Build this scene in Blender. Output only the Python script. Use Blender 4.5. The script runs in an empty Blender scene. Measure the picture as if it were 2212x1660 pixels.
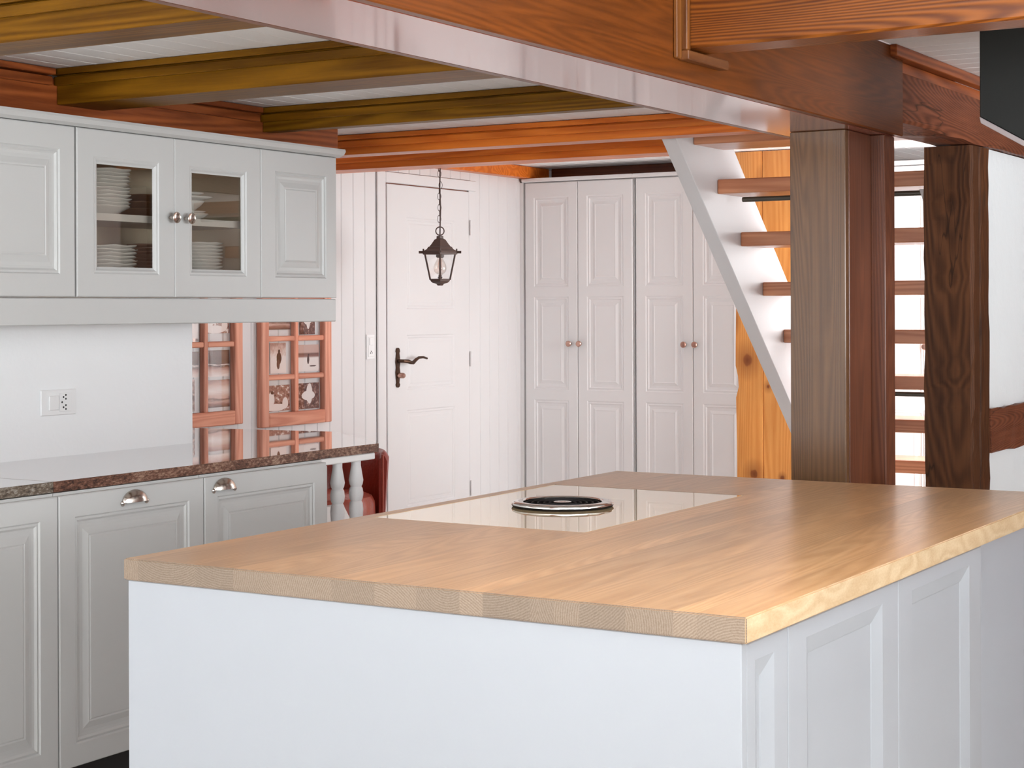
import bpy, bmesh, math, random
from mathutils import Matrix, Vector
random.seed(7)
PI = math.pi
SC = bpy.context.scene
COL = SC.collection

# ------------------------------------------------------------------ camera
FPX, CY, W, Hh = 3765.0, 664.0, 2212.0, 1660.0
cam_d = bpy.data.cameras.new('camera')
cam = bpy.data.objects.new('camera', cam_d); COL.objects.link(cam); SC.camera = cam
cam_d.sensor_fit = 'HORIZONTAL'; cam_d.sensor_width = 36.0
cam_d.lens = FPX / W * 36.0
cam_d.shift_x = 0.0
cam_d.shift_y = (CY - Hh / 2) / W
cam_d.clip_start = 0.05; cam_d.clip_end = 200
TH, RO = math.radians(31.02), math.radians(-0.21)
fw = Vector((-math.sin(TH), math.cos(TH), 0)); rt = Vector((math.cos(TH), math.sin(TH), 0)); up = Vector((0, 0, 1))
r2 = math.cos(RO) * rt + math.sin(RO) * up; u2 = -math.sin(RO) * rt + math.cos(RO) * up
m = Matrix.Identity(4)
for i in range(3):
    m[i][0], m[i][1], m[i][2] = r2[i], u2[i], -fw[i]
m.translation = (0, 0, 1.385)
cam.matrix_world = m

# ------------------------------------------------------------------ world, daylight, exposure
wd = bpy.data.worlds.new('world'); SC.world = wd; wd.use_nodes = True
bg = wd.node_tree.nodes['Background']
bg.inputs[0].default_value = (0.85, 0.92, 1.0, 1); bg.inputs[1].default_value = 1.2
SC.view_settings.view_transform = 'Standard'; SC.view_settings.look = 'None'
SC.view_settings.gamma = 1.0; SC.view_settings.use_curve_mapping = False
SC.view_settings.exposure = 0.2
SC.cycles.use_denoising = True
SC.cycles.max_bounces = 10; SC.cycles.diffuse_bounces = 6; SC.cycles.glossy_bounces = 5
SC.cycles.transparent_max_bounces = 12
SC.cycles.sample_clamp_indirect = 6.0
SC.cycles.caustics_reflective = False; SC.cycles.caustics_refractive = False

def window_light(name, loc, aim, sx, sy, power, col):
    l = bpy.data.lights.new(name, 'AREA'); l.shape = 'RECTANGLE'; l.size = sx; l.size_y = sy
    l.energy = power; l.color = col
    o = bpy.data.objects.new(name, l); COL.objects.link(o); o.location = loc
    o.rotation_euler = Vector(aim).to_track_quat('-Z', 'Y').to_euler()
    return o
# daylight standing in the window openings of the room (windows built below)
window_light('daylight_right', (6.02, 1.0, 1.03), (-1, 0, 0), 6.4, 1.9, 640, (0.91, 0.96, 1.0))
window_light('daylight_front', (-1.0, -5.97, 1.03), (0, 1, 0), 5.8, 1.9, 400, (0.91, 0.96, 1.0))
window_light('daylight_hall', (-1.81, 7.75, 1.15), (-1, 0, 0), 1.06, 1.45, 65, (0.98, 0.985, 1.0))
# added fill light above the frame, brightens the oak worktop
window_light('overhead_fill', (-0.6, 1.9, 2.12), (0, 0, -1), 1.6, 1.6, 35, (0.97, 0.98, 1.0))

# ------------------------------------------------------------------ materials
def lin(c):
    return tuple(((v / 255) / 12.92 if v / 255 <= 0.04045 else (((v / 255) + 0.055) / 1.055) ** 2.4) for v in c) + (1,)
def newmat(name):
    mt = bpy.data.materials.new(name); mt.use_nodes = True
    nt = mt.node_tree; return mt, nt, nt.nodes['Principled BSDF']
def node(nt, t, **kw):
    n = nt.nodes.new(t)
    for k, v in kw.items(): setattr(n, k, v)
    return n
def link(nt, a, b): nt.links.new(a, b)
def mathn(nt, op, a, b=None):
    n = node(nt, 'ShaderNodeMath', operation=op)
    for i, v in enumerate((a, b)):
        if v is None: continue
        if isinstance(v, (int, float)): n.inputs[i].default_value = v
        else: link(nt, v, n.inputs[i])
    return n.outputs[0]
def ramp(nt, fac, stops):
    n = node(nt, 'ShaderNodeValToRGB'); e = n.color_ramp.elements
    while len(e) < len(stops): e.new(0.5)
    for i, (p, c) in enumerate(stops):
        e[i].position = p; e[i].color = c
    link(nt, fac, n.inputs[0]); return n.outputs[0]
def mixc(nt, fac, a, b, mode='MIX'):
    n = node(nt, 'ShaderNodeMix', data_type='RGBA', blend_type=mode)
    if isinstance(fac, (int, float)): n.inputs[0].default_value = fac
    else: link(nt, fac, n.inputs[0])
    for i, v in ((6, a), (7, b)):
        if isinstance(v, tuple): n.inputs[i].default_value = v
        else: link(nt, v, n.inputs[i])
    return n.outputs[2]
def bump(nt, h, strength, dist, bsdf):
    b = node(nt, 'ShaderNodeBump'); b.inputs['Strength'].default_value = strength; b.inputs['Distance'].default_value = dist
    link(nt, h, b.inputs['Height']); link(nt, b.outputs[0], bsdf.inputs['Normal'])

def paint(name, rgb, rough=0.4, bumpy=0.0, scale=120, coat=0.0, spec=0.5):
    mt, nt, bs = newmat(name)
    bs.inputs['Base Color'].default_value = lin(rgb); bs.inputs['Roughness'].default_value = rough
    bs.inputs['Coat Weight'].default_value = coat; bs.inputs['Coat Roughness'].default_value = 0.1
    bs.inputs['Specular IOR Level'].default_value = spec
    tc = node(nt, 'ShaderNodeTexCoord'); nz = node(nt, 'ShaderNodeTexNoise'); nz.inputs['Scale'].default_value = scale * 0.02
    nz.inputs['Detail'].default_value = 3; link(nt, tc.outputs['Object'], nz.inputs['Vector'])
    c = lin(rgb); c2 = tuple(v * 0.955 for v in c[:3]) + (1,)
    link(nt, mixc(nt, nz.outputs['Fac'], c2, c), bs.inputs['Base Color'])
    if bumpy:
        n2 = node(nt, 'ShaderNodeTexNoise'); n2.inputs['Scale'].default_value = scale; n2.inputs['Detail'].default_value = 4
        link(nt, tc.outputs['Object'], n2.inputs['Vector']); bump(nt, n2.outputs['Fac'], bumpy, 0.01, bs)
    return mt

def wood(name, light, dark, axis, rough=0.35, coat=0.3, freq=26, sc=5.0, stretch=0.07, bumps=0.15, vary=0.25, knots=0.0, knotcol=(70, 32, 14), cracks=0.0, blotch=0.35, ring=0.5, coatr=0.18, spec=0.3, spots=(), coati=1.5):
    mt, nt, bs = newmat(name)
    tc = node(nt, 'ShaderNodeTexCoord'); oi = node(nt, 'ShaderNodeObjectInfo')
    mp = node(nt, 'ShaderNodeMapping'); s = [sc, sc, sc]; s['XYZ'.index(axis)] = sc * stretch
    mp.inputs['Scale'].default_value = s
    link(nt, tc.outputs['Object'], mp.inputs['Vector'])
    off = node(nt, 'ShaderNodeVectorMath', operation='ADD'); cb = node(nt, 'ShaderNodeCombineXYZ')
    r37 = mathn(nt, 'MULTIPLY', oi.outputs['Random'], 37.0)
    for i in range(3): link(nt, r37, cb.inputs[i])
    link(nt, mp.outputs[0], off.inputs[0]); link(nt, cb.outputs[0], off.inputs[1])
    n1 = node(nt, 'ShaderNodeTexNoise'); n1.inputs['Scale'].default_value = 1.0; n1.inputs['Detail'].default_value = 1.5; n1.inputs['Roughness'].default_value = 0.4
    link(nt, off.outputs[0], n1.inputs['Vector'])
    rings = mathn(nt, 'SINE', mathn(nt, 'MULTIPLY', n1.outputs['Fac'], freq * 2 * PI / 3))
    rings = mathn(nt, 'MULTIPLY_ADD', rings, 0.5); nt.nodes[-1].inputs[2].default_value = 0.5
    fine = node(nt, 'ShaderNodeTexNoise'); fine.inputs['Scale'].default_value = 18; fine.inputs['Detail'].default_value = 5; fine.inputs['Roughness'].default_value = 0.65
    link(nt, off.outputs[0], fine.inputs['Vector'])
    f = mathn(nt, 'ADD', mathn(nt, 'MULTIPLY', rings, ring), mathn(nt, 'MULTIPLY', fine.outputs['Fac'], 1 - ring))
    col = ramp(nt, f, [(0.25, lin(light)), (0.8, lin(dark))])
    big = node(nt, 'ShaderNodeTexNoise'); big.inputs['Scale'].default_value = 1.0; big.inputs['Detail'].default_value = 2
    mb_ = node(nt, 'ShaderNodeMapping'); sb = [4.0] * 3; sb['XYZ'.index(axis)] = 1.3; mb_.inputs['Scale'].default_value = sb
    link(nt, tc.outputs['Object'], mb_.inputs['Vector'])
    ob_ = node(nt, 'ShaderNodeVectorMath', operation='ADD'); link(nt, mb_.outputs[0], ob_.inputs[0]); link(nt, cb.outputs[0], ob_.inputs[1])
    link(nt, ob_.outputs[0], big.inputs['Vector'])
    shade = ramp(nt, big.outputs['Fac'], [(0.3, (1 - blotch, 1 - blotch, 1 - blotch, 1)), (0.7, (1.12, 1.1, 1.05, 1))])
    col = mixc(nt, 1.0, col, shade, 'MULTIPLY')
    if vary:
        vv = mathn(nt, 'MULTIPLY_ADD', oi.outputs['Random'], vary); nt.nodes[-1].inputs[2].default_value = 1 - vary / 2
        cc = node(nt, 'ShaderNodeCombineColor'); [link(nt, vv, cc.inputs[i]) for i in range(3)]
        col = mixc(nt, 1.0, col, cc.outputs[0], 'MULTIPLY')
    if knots:
        mk = node(nt, 'ShaderNodeMapping'); s2 = [3.2, 3.2, 3.2]; s2['XYZ'.index(axis)] = 1.6; mk.inputs['Scale'].default_value = s2
        link(nt, tc.outputs['Object'], mk.inputs['Vector'])
        o2 = node(nt, 'ShaderNodeVectorMath', operation='ADD'); link(nt, mk.outputs[0], o2.inputs[0]); link(nt, cb.outputs[0], o2.inputs[1])
        vo = node(nt, 'ShaderNodeTexVoronoi'); vo.inputs['Scale'].default_value = 1.0; link(nt, o2.outputs[0], vo.inputs['Vector'])
        kf = ramp(nt, vo.outputs['Distance'], [(0.0, (1, 1, 1, 1)), (0.045 * knots, (0.75, 0.75, 0.75, 1)), (0.16 * knots, (0, 0, 0, 1))])
        col = mixc(nt, kf, col, lin(knotcol))
    if cracks:
        mc = node(nt, 'ShaderNodeMapping'); s3 = [9, 9, 9]; s3['XYZ'.index(axis)] = 0.7; mc.inputs['Scale'].default_value = s3
        link(nt, tc.outputs['Object'], mc.inputs['Vector'])
        nc = node(nt, 'ShaderNodeTexNoise'); nc.inputs['Detail'].default_value = 3; nc.inputs['Scale'].default_value = 1.0
        link(nt, mc.outputs[0], nc.inputs['Vector'])
        d = mathn(nt, 'ABSOLUTE', mathn(nt, 'SUBTRACT', nc.outputs['Fac'], 0.56))
        cf = ramp(nt, d, [(0.0, (1, 1, 1, 1)), (0.008 * cracks, (0, 0, 0, 1))])
        col = mixc(nt, mathn(nt, 'MULTIPLY', cf, 0.75), col, lin((28, 14, 8)))
    for (sx, sz, r0, r1) in spots:      # single knots with a darker halo
        sep = node(nt, 'ShaderNodeSeparateXYZ'); link(nt, tc.outputs['Object'], sep.inputs[0])
        a = mathn(nt, 'SUBTRACT', sep.outputs[0], sx); b = mathn(nt, 'MULTIPLY', mathn(nt, 'SUBTRACT', sep.outputs[2], sz), 0.8)
        d = mathn(nt, 'SQRT', mathn(nt, 'ADD', mathn(nt, 'MULTIPLY', a, a), mathn(nt, 'MULTIPLY', b, b)))
        d = mathn(nt, 'ADD', d, mathn(nt, 'MULTIPLY', mathn(nt, 'SUBTRACT', fine.outputs['Fac'], 0.5), 0.02))
        kf = ramp(nt, d, [(0.0, (1, 1, 1, 1)), (r0 * .8, (0.85, 0.85, 0.85, 1)), (r0, (0.5, 0.5, 0.5, 1)), (r1, (0, 0, 0, 1))])
        col = mixc(nt, kf, col, lin(knotcol))
    link(nt, col, bs.inputs['Base Color'])
    bs.inputs['Roughness'].default_value = rough; bs.inputs['Coat Weight'].default_value = coat; bs.inputs['Coat Roughness'].default_value = coatr
    bs.inputs['Specular IOR Level'].default_value = spec; bs.inputs['Coat IOR'].default_value = coati
    bump(nt, f, bumps, 0.003, bs)
    return mt

def metal(name, rgb, rough=0.25):
    mt, nt, bs = newmat(name)
    bs.inputs['Metallic'].default_value = 1; bs.inputs['Roughness'].default_value = rough
    tc = node(nt, 'ShaderNodeTexCoord'); nz = node(nt, 'ShaderNodeTexNoise'); nz.inputs['Scale'].default_value = 60
    link(nt, tc.outputs['Object'], nz.inputs['Vector'])
    c = lin(rgb); link(nt, mixc(nt, nz.outputs['Fac'], tuple(v * .85 for v in c[:3]) + (1,), c), bs.inputs['Base Color'])
    return mt

def glass_pane(name, k=0.55, base=0.05, tint=(1, 1, 1, 1)):
    mt = bpy.data.materials.new(name); mt.use_nodes = True; nt = mt.node_tree; nt.nodes.clear()
    out = node(nt, 'ShaderNodeOutputMaterial'); tr = node(nt, 'ShaderNodeBsdfTransparent'); gl = node(nt, 'ShaderNodeBsdfGlossy')
    tr.inputs[0].default_value = tint; gl.inputs['Roughness'].default_value = 0.0
    lw = node(nt, 'ShaderNodeLayerWeight'); lw.inputs[0].default_value = 0.5
    f = mathn(nt, 'ADD', mathn(nt, 'MULTIPLY', mathn(nt, 'POWER', lw.outputs['Facing'], 3.0), k), base)
    mx = node(nt, 'ShaderNodeMixShader'); link(nt, f, mx.inputs[0]); link(nt, tr.outputs[0], mx.inputs[1]); link(nt, gl.outputs[0], mx.inputs[2])
    link(nt, mx.outputs[0], out.inputs[0]); return mt

M = {}
M['plaster'] = paint('plaster', (244, 245, 246), 0.75, 0.12, 30)
M['plaster_rough'] = paint('plaster_rough', (236, 240, 241), 0.8, 0.5, 9)
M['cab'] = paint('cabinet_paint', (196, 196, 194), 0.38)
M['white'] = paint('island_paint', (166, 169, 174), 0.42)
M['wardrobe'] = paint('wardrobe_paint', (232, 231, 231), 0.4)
M['wallwhite'] = paint('panelling_paint', (222, 220, 220), 0.45)
M['ceil'] = paint('ceiling_paint', (246, 246, 246), 0.5)
M['shelf'] = paint('shelf_white', (238, 236, 234), 0.4)
M['interior'] = paint('cabinet_interior', (228, 216, 196), 0.5)
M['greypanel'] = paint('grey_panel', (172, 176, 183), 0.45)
M['porcelain'] = paint('porcelain', (240, 239, 237), 0.15, coat=0.5)
M['brownware'] = paint('brown_ware', (150, 112, 84), 0.25, coat=0.4)
M['pinkware'] = paint('rose_brown_ware', (214, 174, 158), 0.25, coat=0.4)
M['plastic'] = paint('white_plastic', (240, 240, 240), 0.3)
M['black'] = paint('black_plinth', (16, 13, 13), 0.6)
M['hole'] = paint('socket_hole', (30, 30, 32), 0.6)
M['gap'] = paint('door_gap_wood', (150, 78, 52), 0.6)
M['darkmetal'] = paint('hood_black', (20, 21, 18), 0.5, spec=0.25)
M['hoodedge'] = paint('hood_edge_steel', (150, 138, 138), 0.45)
M['rod'] = paint('dark_rod', (74, 68, 58), 0.4)
M['steel'] = metal('brushed_steel', (205, 196, 188), 0.22)
M['chrome'] = metal('polished_steel', (225, 222, 218), 0.08)
M['copper'] = metal('rose_knob', (205, 165, 150), 0.3)
M['bronze'] = paint('lantern_bronze', (74, 52, 44), 0.45)
M['bronzeh'] = metal('antique_bronze', (92, 70, 58), 0.4)
M['grille'] = paint('grille_black', (22, 20, 21), 0.6, spec=0.15)
M['leather'] = paint('red_leather', (150, 52, 38), 0.32, 0.25, 60, coat=0.2)
M['leather_dark'] = paint('red_leather_seat', (168, 78, 62), 0.3, 0.25, 60, coat=0.2)
M['glass'] = glass_pane('cabinet_glass', 0.5, 0.15, (0.96, 0.95, 0.92, 1))
M['clear'] = glass_pane('clear_glass', 0.4, 0.04)
M['bulbglass'] = glass_pane('bulb_glass', 0.9, 0.12, (0.97, 0.93, 0.9, 1))
SPOTS = [(-3.529, 1.112, .026, .09), (-3.494, .536, .02, .07), (-3.343, .523, .012, .03), (-3.418, .98, .008, .03)]
M['joistX'] = wood('stained_joist', (132, 88, 14), (92, 56, 4), 'X', 0.42, 0.0, freq=50, sc=8, stretch=0.045, knots=0.4, vary=0.1, blotch=0.22, ring=0.4, spec=0.15)
M['orangeX'] = wood('orange_joist', (224, 124, 44), (194, 94, 26), 'X', 0.34, 0.08, freq=40, sc=7, stretch=0.05, vary=0.1, blotch=0.15, ring=0.4)
M['redY'] = wood('red_brown_beam', (176, 96, 50), (124, 60, 28), 'Y', 0.36, 0.08, freq=40, sc=7, stretch=0.06, vary=0.1, blotch=0.3, ring=0.4)
M['redX'] = wood('red_brown_beam_x', (112, 56, 32), (76, 34, 18), 'X', 0.4, 0.1, freq=120, sc=6, stretch=0.04, vary=0.1, ring=0.2, blotch=0.2)
M['mainY'] = wood('main_beam_cladding', (116, 60, 18), (82, 40, 9), 'Y', 0.38, 0.15, freq=150, sc=7, stretch=0.05, knots=0.3, vary=0.0, blotch=0.15, bumps=0.03, ring=0.25, coatr=0.08)
M['mainBot'] = wood('main_beam_soffit', (158, 82, 64), (124, 58, 44), 'Y', 0.25, 1.0, freq=150, sc=7, stretch=0.05, vary=0.0, blotch=0.12, bumps=0.02, ring=0.25, coatr=0.08, spec=0.4, coati=1.52)
M['fraX'] = wood('pine_cross_joist', (152, 86, 30), (98, 48, 14), 'X', 0.35, 0.15, freq=260, sc=3.0, stretch=0.12, knots=0.5, vary=0.0, ring=0.5)
M['stripZ'] = wood('moulding_strip', (138, 86, 40), (100, 56, 24), 'Z', 0.4, 0.2, freq=90, vary=0.2)
M['stripY'] = wood('moulding_strip_y', (136, 86, 48), (104, 60, 30), 'Y', 0.45, 0.1, freq=90, vary=0.1, blotch=0.2)
M['roughY'] = wood('old_timber_y', (134, 80, 56), (84, 44, 30), 'Y', 0.6, 0.1, freq=420, sc=2.6, stretch=0.08, bumps=0.5, cracks=0.6, knots=0.5, knotcol=(56, 34, 26), vary=0.1, ring=0.33, blotch=0.2, spec=0.2)
M['roughZ'] = wood('old_timber_z', (104, 64, 38), (58, 32, 18), 'Z', 0.6, 0.0, freq=260, sc=3.2, stretch=0.04, bumps=0.5, cracks=0.5, knots=0.5, knotcol=(48, 38, 28), vary=0.1, ring=0.27, blotch=0.25, spec=0.2)
M['postZ'] = wood('post_boards', (110, 78, 50), (82, 56, 36), 'Z', 0.32, 0.35, freq=220, sc=7, stretch=0.03, knots=0.3, knotcol=(96, 70, 46), vary=0.0, bumps=0.08, ring=0.3, blotch=0.12, coatr=0.14)
M['post_redZ'] = wood('post_side_boards', (118, 70, 48), (84, 46, 30), 'Z', 0.34, 0.2, freq=220, sc=7, stretch=0.03, knots=0.3, knotcol=(66, 46, 38), vary=0.08, bumps=0.08, ring=0.3, blotch=0.2)
M['pineZ'] = wood('orange_pine', (214, 152, 86), (194, 124, 62), 'Z', 0.3, 0.35, freq=120, sc=3, stretch=0.08, knots=1.0, knotcol=(116, 62, 34), vary=0.08, blotch=0.15, ring=0.3, spots=SPOTS)
M['treadX'] = wood('tread_wood', (206, 142, 106), (180, 114, 80), 'X', 0.35, 0.25, freq=40, sc=9, stretch=0.05, vary=0.15)
M['sashZ'] = wood('sash_wood_z', (232, 168, 144), (212, 140, 116), 'Z', 0.55, 0.05, freq=30, sc=12, stretch=0.06, vary=0.1, blotch=0.15)
M['sashY'] = wood('sash_wood_y', (228, 162, 136), (206, 134, 110), 'Y', 0.55, 0.05, freq=30, sc=12, stretch=0.06, vary=0.1, blotch=0.15)
M['oak'] = wood('oak_stave', (200, 158, 114), (170, 127, 85), 'Y', 0.3, 0.2, freq=150, sc=5, stretch=0.07, bumps=0.04, vary=0.2, blotch=0.14, ring=0.25)
M['floorw'] = paint('bounce_floor', (240, 237, 232), 0.25)  # pale tone put in to bounce light up to the ceiling

def endgrain():
    mt, nt, bs = newmat('oak_end_grain')
    tc = node(nt, 'ShaderNodeTexCoord'); oi = node(nt, 'ShaderNodeObjectInfo')
    cb = node(nt, 'ShaderNodeCombineXYZ')
    link(nt, mathn(nt, 'MULTIPLY', oi.outputs['Random'], 5.0), cb.inputs[0])
    link(nt, mathn(nt, 'SUBTRACT', mathn(nt, 'MULTIPLY', oi.outputs['Random'], 0.35), 1.05), cb.inputs[2])
    ad = node(nt, 'ShaderNodeVectorMath', operation='ADD'); link(nt, tc.outputs['Object'], ad.inputs[0]); link(nt, cb.outputs[0], ad.inputs[1])
    fr = node(nt, 'ShaderNodeSeparateXYZ'); link(nt, ad.outputs[0], fr.inputs[0])
    pp = mathn(nt, 'PINGPONG', fr.outputs[0], 0.17)
    c2 = node(nt, 'ShaderNodeCombineXYZ'); link(nt, pp, c2.inputs[0]); link(nt, fr.outputs[2], c2.inputs[2])
    wv = node(nt, 'ShaderNodeTexWave', wave_type='RINGS', rings_direction='Y'); wv.inputs['Scale'].default_value = 75; wv.inputs['Distortion'].default_value = 2.5
    wv.inputs['Detail'].default_value = 2; wv.inputs['Detail Scale'].default_value = 1.5
    link(nt, c2.outputs[0], wv.inputs['Vector'])
    nz = node(nt, 'ShaderNodeTexNoise'); nz.inputs['Scale'].default_value = 420; nz.inputs['Detail'].default_value = 3; link(nt, tc.outputs['Object'], nz.inputs['Vector'])
    f = mathn(nt, 'ADD', mathn(nt, 'MULTIPLY', wv.outputs['Fac'], 0.32), mathn(nt, 'MULTIPLY', nz.outputs['Fac'], 0.68))
    col = ramp(nt, f, [(0.2, lin((150, 132, 114))), (0.85, lin((116, 96, 77)))])
    vv = mathn(nt, 'MULTIPLY_ADD', oi.outputs['Random'], 0.3); nt.nodes[-1].inputs[2].default_value = 0.85
    cc = node(nt, 'ShaderNodeCombineColor'); [link(nt, vv, cc.inputs[i]) for i in range(3)]
    link(nt, mixc(nt, 1.0, col, cc.outputs[0], 'MULTIPLY'), bs.inputs['Base Color'])
    bs.inputs['Roughness'].default_value = 0.5
    return mt
M['oakend'] = endgrain()
M['oakside'] = wood('oak_edge', (208, 186, 154), (184, 154, 118), 'Y', 0.45, 0.1, freq=22, sc=14, stretch=0.4, bumps=0.05, vary=0.0, blotch=0.1, ring=0.3)

def granite(name, a, b, c):
    mt, nt, bs = newmat(name)
    tc = node(nt, 'ShaderNodeTexCoord'); mp = node(nt, 'ShaderNodeMapping'); mp.inputs['Scale'].default_value = (1, 0.55, 1.3); mp.inputs['Rotation'].default_value = (0.35, 0, 0)
    link(nt, tc.outputs['Object'], mp.inputs['Vector'])
    n1 = node(nt, 'ShaderNodeTexNoise'); n1.inputs['Scale'].default_value = 130; n1.inputs['Detail'].default_value = 4; n1.inputs['Roughness'].default_value = .7; link(nt, mp.outputs[0], n1.inputs['Vector'])
    n2 = node(nt, 'ShaderNodeTexNoise'); n2.inputs['Scale'].default_value = 14; n2.inputs['Detail'].default_value = 4; link(nt, mp.outputs[0], n2.inputs['Vector'])
    f = mathn(nt, 'ADD', mathn(nt, 'MULTIPLY', n1.outputs['Fac'], .65), mathn(nt, 'MULTIPLY', n2.outputs['Fac'], .35))
    link(nt, ramp(nt, f, [(0.36, lin(a)), (0.5, lin(b)), (0.64, lin(c))]), bs.inputs['Base Color'])
    bs.inputs['Roughness'].default_value = 0.03; bs.inputs['Specular IOR Level'].default_value = 0.9
    bs.inputs['Coat Weight'].default_value = 1; bs.inputs['Coat Roughness'].default_value = 0.02; bs.inputs['Coat IOR'].default_value = 1.6
    return mt
M['granite'] = granite('red_brown_granite', (44, 26, 20), (112, 76, 60), (168, 138, 118))
def matte_edge(src):
    mt = src.copy(); b = mt.node_tree.nodes['Principled BSDF']; b.inputs['Roughness'].default_value = 0.5; b.inputs['Coat Weight'].default_value = 0.0; b.inputs['Specular IOR Level'].default_value = 0.3
    return mt
M['granite_grey'] = granite('grey_granite', (40, 34, 30), (112, 98, 84), (172, 168, 160))
M['granite_e'] = matte_edge(M['granite']); M['granite_grey_e'] = matte_edge(M['granite_grey'])
def stone_slab(bm, a, b, parent):
    bmesh.ops.recalc_face_normals(bm, faces=bm.faces[:])
    for f in bm.faces: f.material_index = 0 if abs(f.normal.z) > 0.9 else 1
    finish('slab', bm, [M[a], M[b]], parent, recalc=False)
def ceramic():
    mt, nt, bs = newmat('cooktop_glass')
    bs.inputs['Base Color'].default_value = lin((214, 186, 148)); bs.inputs['Roughness'].default_value = 0.02
    bs.inputs['Specular IOR Level'].default_value = 0.8; bs.inputs['Coat Weight'].default_value = 1; bs.inputs['Coat Roughness'].default_value = 0.01
    bs.inputs['Coat IOR'].default_value = 2.0; bs.inputs['Coat Tint'].default_value = (1, 0.95, 0.85, 1)
    tc = node(nt, 'ShaderNodeTexCoord'); nz = node(nt, 'ShaderNodeTexNoise'); nz.inputs['Scale'].default_value = 3; link(nt, tc.outputs['Object'], nz.inputs['Vector'])
    link(nt, mixc(nt, nz.outputs['Fac'], lin((236, 212, 172)), lin((242, 220, 182))), bs.inputs['Base Color'])  # cream base paints the hall's reflection into the dark glass
    return mt
M['ceramic'] = ceramic()

def photo_mat(kind, seed):
    mt, nt, bs = newmat('photo_%s' % kind)
    tc = node(nt, 'ShaderNodeTexCoord'); sp = node(nt, 'ShaderNodeSeparateXYZ'); link(nt, tc.outputs['Generated'], sp.inputs[0])
    u, v = sp.outputs[1], sp.outputs[2]
    nz = node(nt, 'ShaderNodeTexNoise', noise_dimensions='4D'); nz.inputs['W'].default_value = seed * 3.7; nz.inputs['Detail'].default_value = 7; nz.inputs['Roughness'].default_value = 0.62
    nz.inputs['Scale'].default_value = 7.0 if kind != 'land' else 2.5
    mp = node(nt, 'ShaderNodeMapping'); mp.inputs['Scale'].default_value = (0, 1, 1) if kind != 'land' else (0, 0.6, 3.0)
    link(nt, tc.outputs['Generated'], mp.inputs['Vector']); link(nt, mp.outputs[0], nz.inputs['Vector'])
    D, Md, Lt, Wt = lin((70, 42, 40)), lin((150, 108, 100)), lin((208, 176, 166)), lin((240, 230, 226))
    def ell(cu, cv, ru, rv):
        a = mathn(nt, 'DIVIDE', mathn(nt, 'SUBTRACT', u, cu), ru); b = mathn(nt, 'DIVIDE', mathn(nt, 'SUBTRACT', v, cv), rv)
        d = mathn(nt, 'ADD', mathn(nt, 'MULTIPLY', a, a), mathn(nt, 'MULTIPLY', b, b))
        d = mathn(nt, 'ADD', d, mathn(nt, 'MULTIPLY', mathn(nt, 'SUBTRACT', nz.outputs['Fac'], .5), 1.2))
        return mathn(nt, 'LESS_THAN', d, 1.0)
    if kind == 'figure':
        col = ramp(nt, mathn(nt, 'ADD', mathn(nt, 'MULTIPLY', v, 0.5), mathn(nt, 'MULTIPLY', nz.outputs['Fac'], 0.5)), [(0.2, Wt), (0.5, Wt), (0.66, Lt), (0.85, Md)])
        col = mixc(nt, ell(0.55, 0.5, 0.16, 0.2), col, D); col = mixc(nt, ell(0.56, 0.72, 0.07, 0.07), col, D)
        col = mixc(nt, ell(0.5, 0.3, 0.1, 0.16), col, lin((92, 60, 56)))
    elif kind == 'runner':
        col = ramp(nt, v, [(0.0, Wt), (0.5, Wt), (0.56, Md), (0.66, lin((120, 84, 78))), (0.72, Lt), (1.0, Lt)])
        col = mixc(nt, ell(0.5, 0.44, 0.05, 0.16), col, D); col = mixc(nt, ell(0.52, 0.62, 0.035, 0.04), col, D); col = mixc(nt, ell(0.72, 0.2, 0.16, 0.025), col, D)
    elif kind == 'group':
        col = ramp(nt, nz.outputs['Fac'], [(0.36, D), (0.46, Md), (0.55, lin((168, 126, 116))), (0.62, Wt)])
        col = mixc(nt, ell(0.2, 0.45, 0.14, 0.28), col, Wt); col = mixc(nt, ell(0.24, 0.72, 0.06, 0.07), col, D)
        col = mixc(nt, ell(0.4, 0.14, 0.42, 0.14), col, Wt); col = mixc(nt, ell(0.8, 0.3, 0.12, 0.22), col, Wt)
    elif kind == 'blossom':
        col = ramp(nt, nz.outputs['Fac'], [(0.36, lin((70, 42, 40))), (0.52, lin((120, 82, 76))), (0.66, Lt)])
        col = mixc(nt, ell(0.55, 0.58, 0.14, 0.4), col, Wt); col = mixc(nt, ell(0.5, 0.52, 0.3, 0.18), col, Wt)
    else:
        f = mathn(nt, 'ADD', v, mathn(nt, 'MULTIPLY', mathn(nt, 'SUBTRACT', nz.outputs['Fac'], .5), .35))
        st = [(0.0, D), (0.12, Md), (0.2, Lt), (0.3, lin((96, 62, 58))), (0.36, Lt), (0.6, Wt), (0.85, Lt), (1.0, Md)] if seed % 2 else \
             [(0.0, Wt), (0.2, Lt), (0.34, Md), (0.42, D), (0.46, Wt), (0.5, lin((66, 40, 40))), (1.0, lin((86, 56, 54)))]
        col = ramp(nt, f, st)
    link(nt, col, bs.inputs['Base Color']); bs.inputs['Roughness'].default_value = 0.2
    return mt

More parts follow.
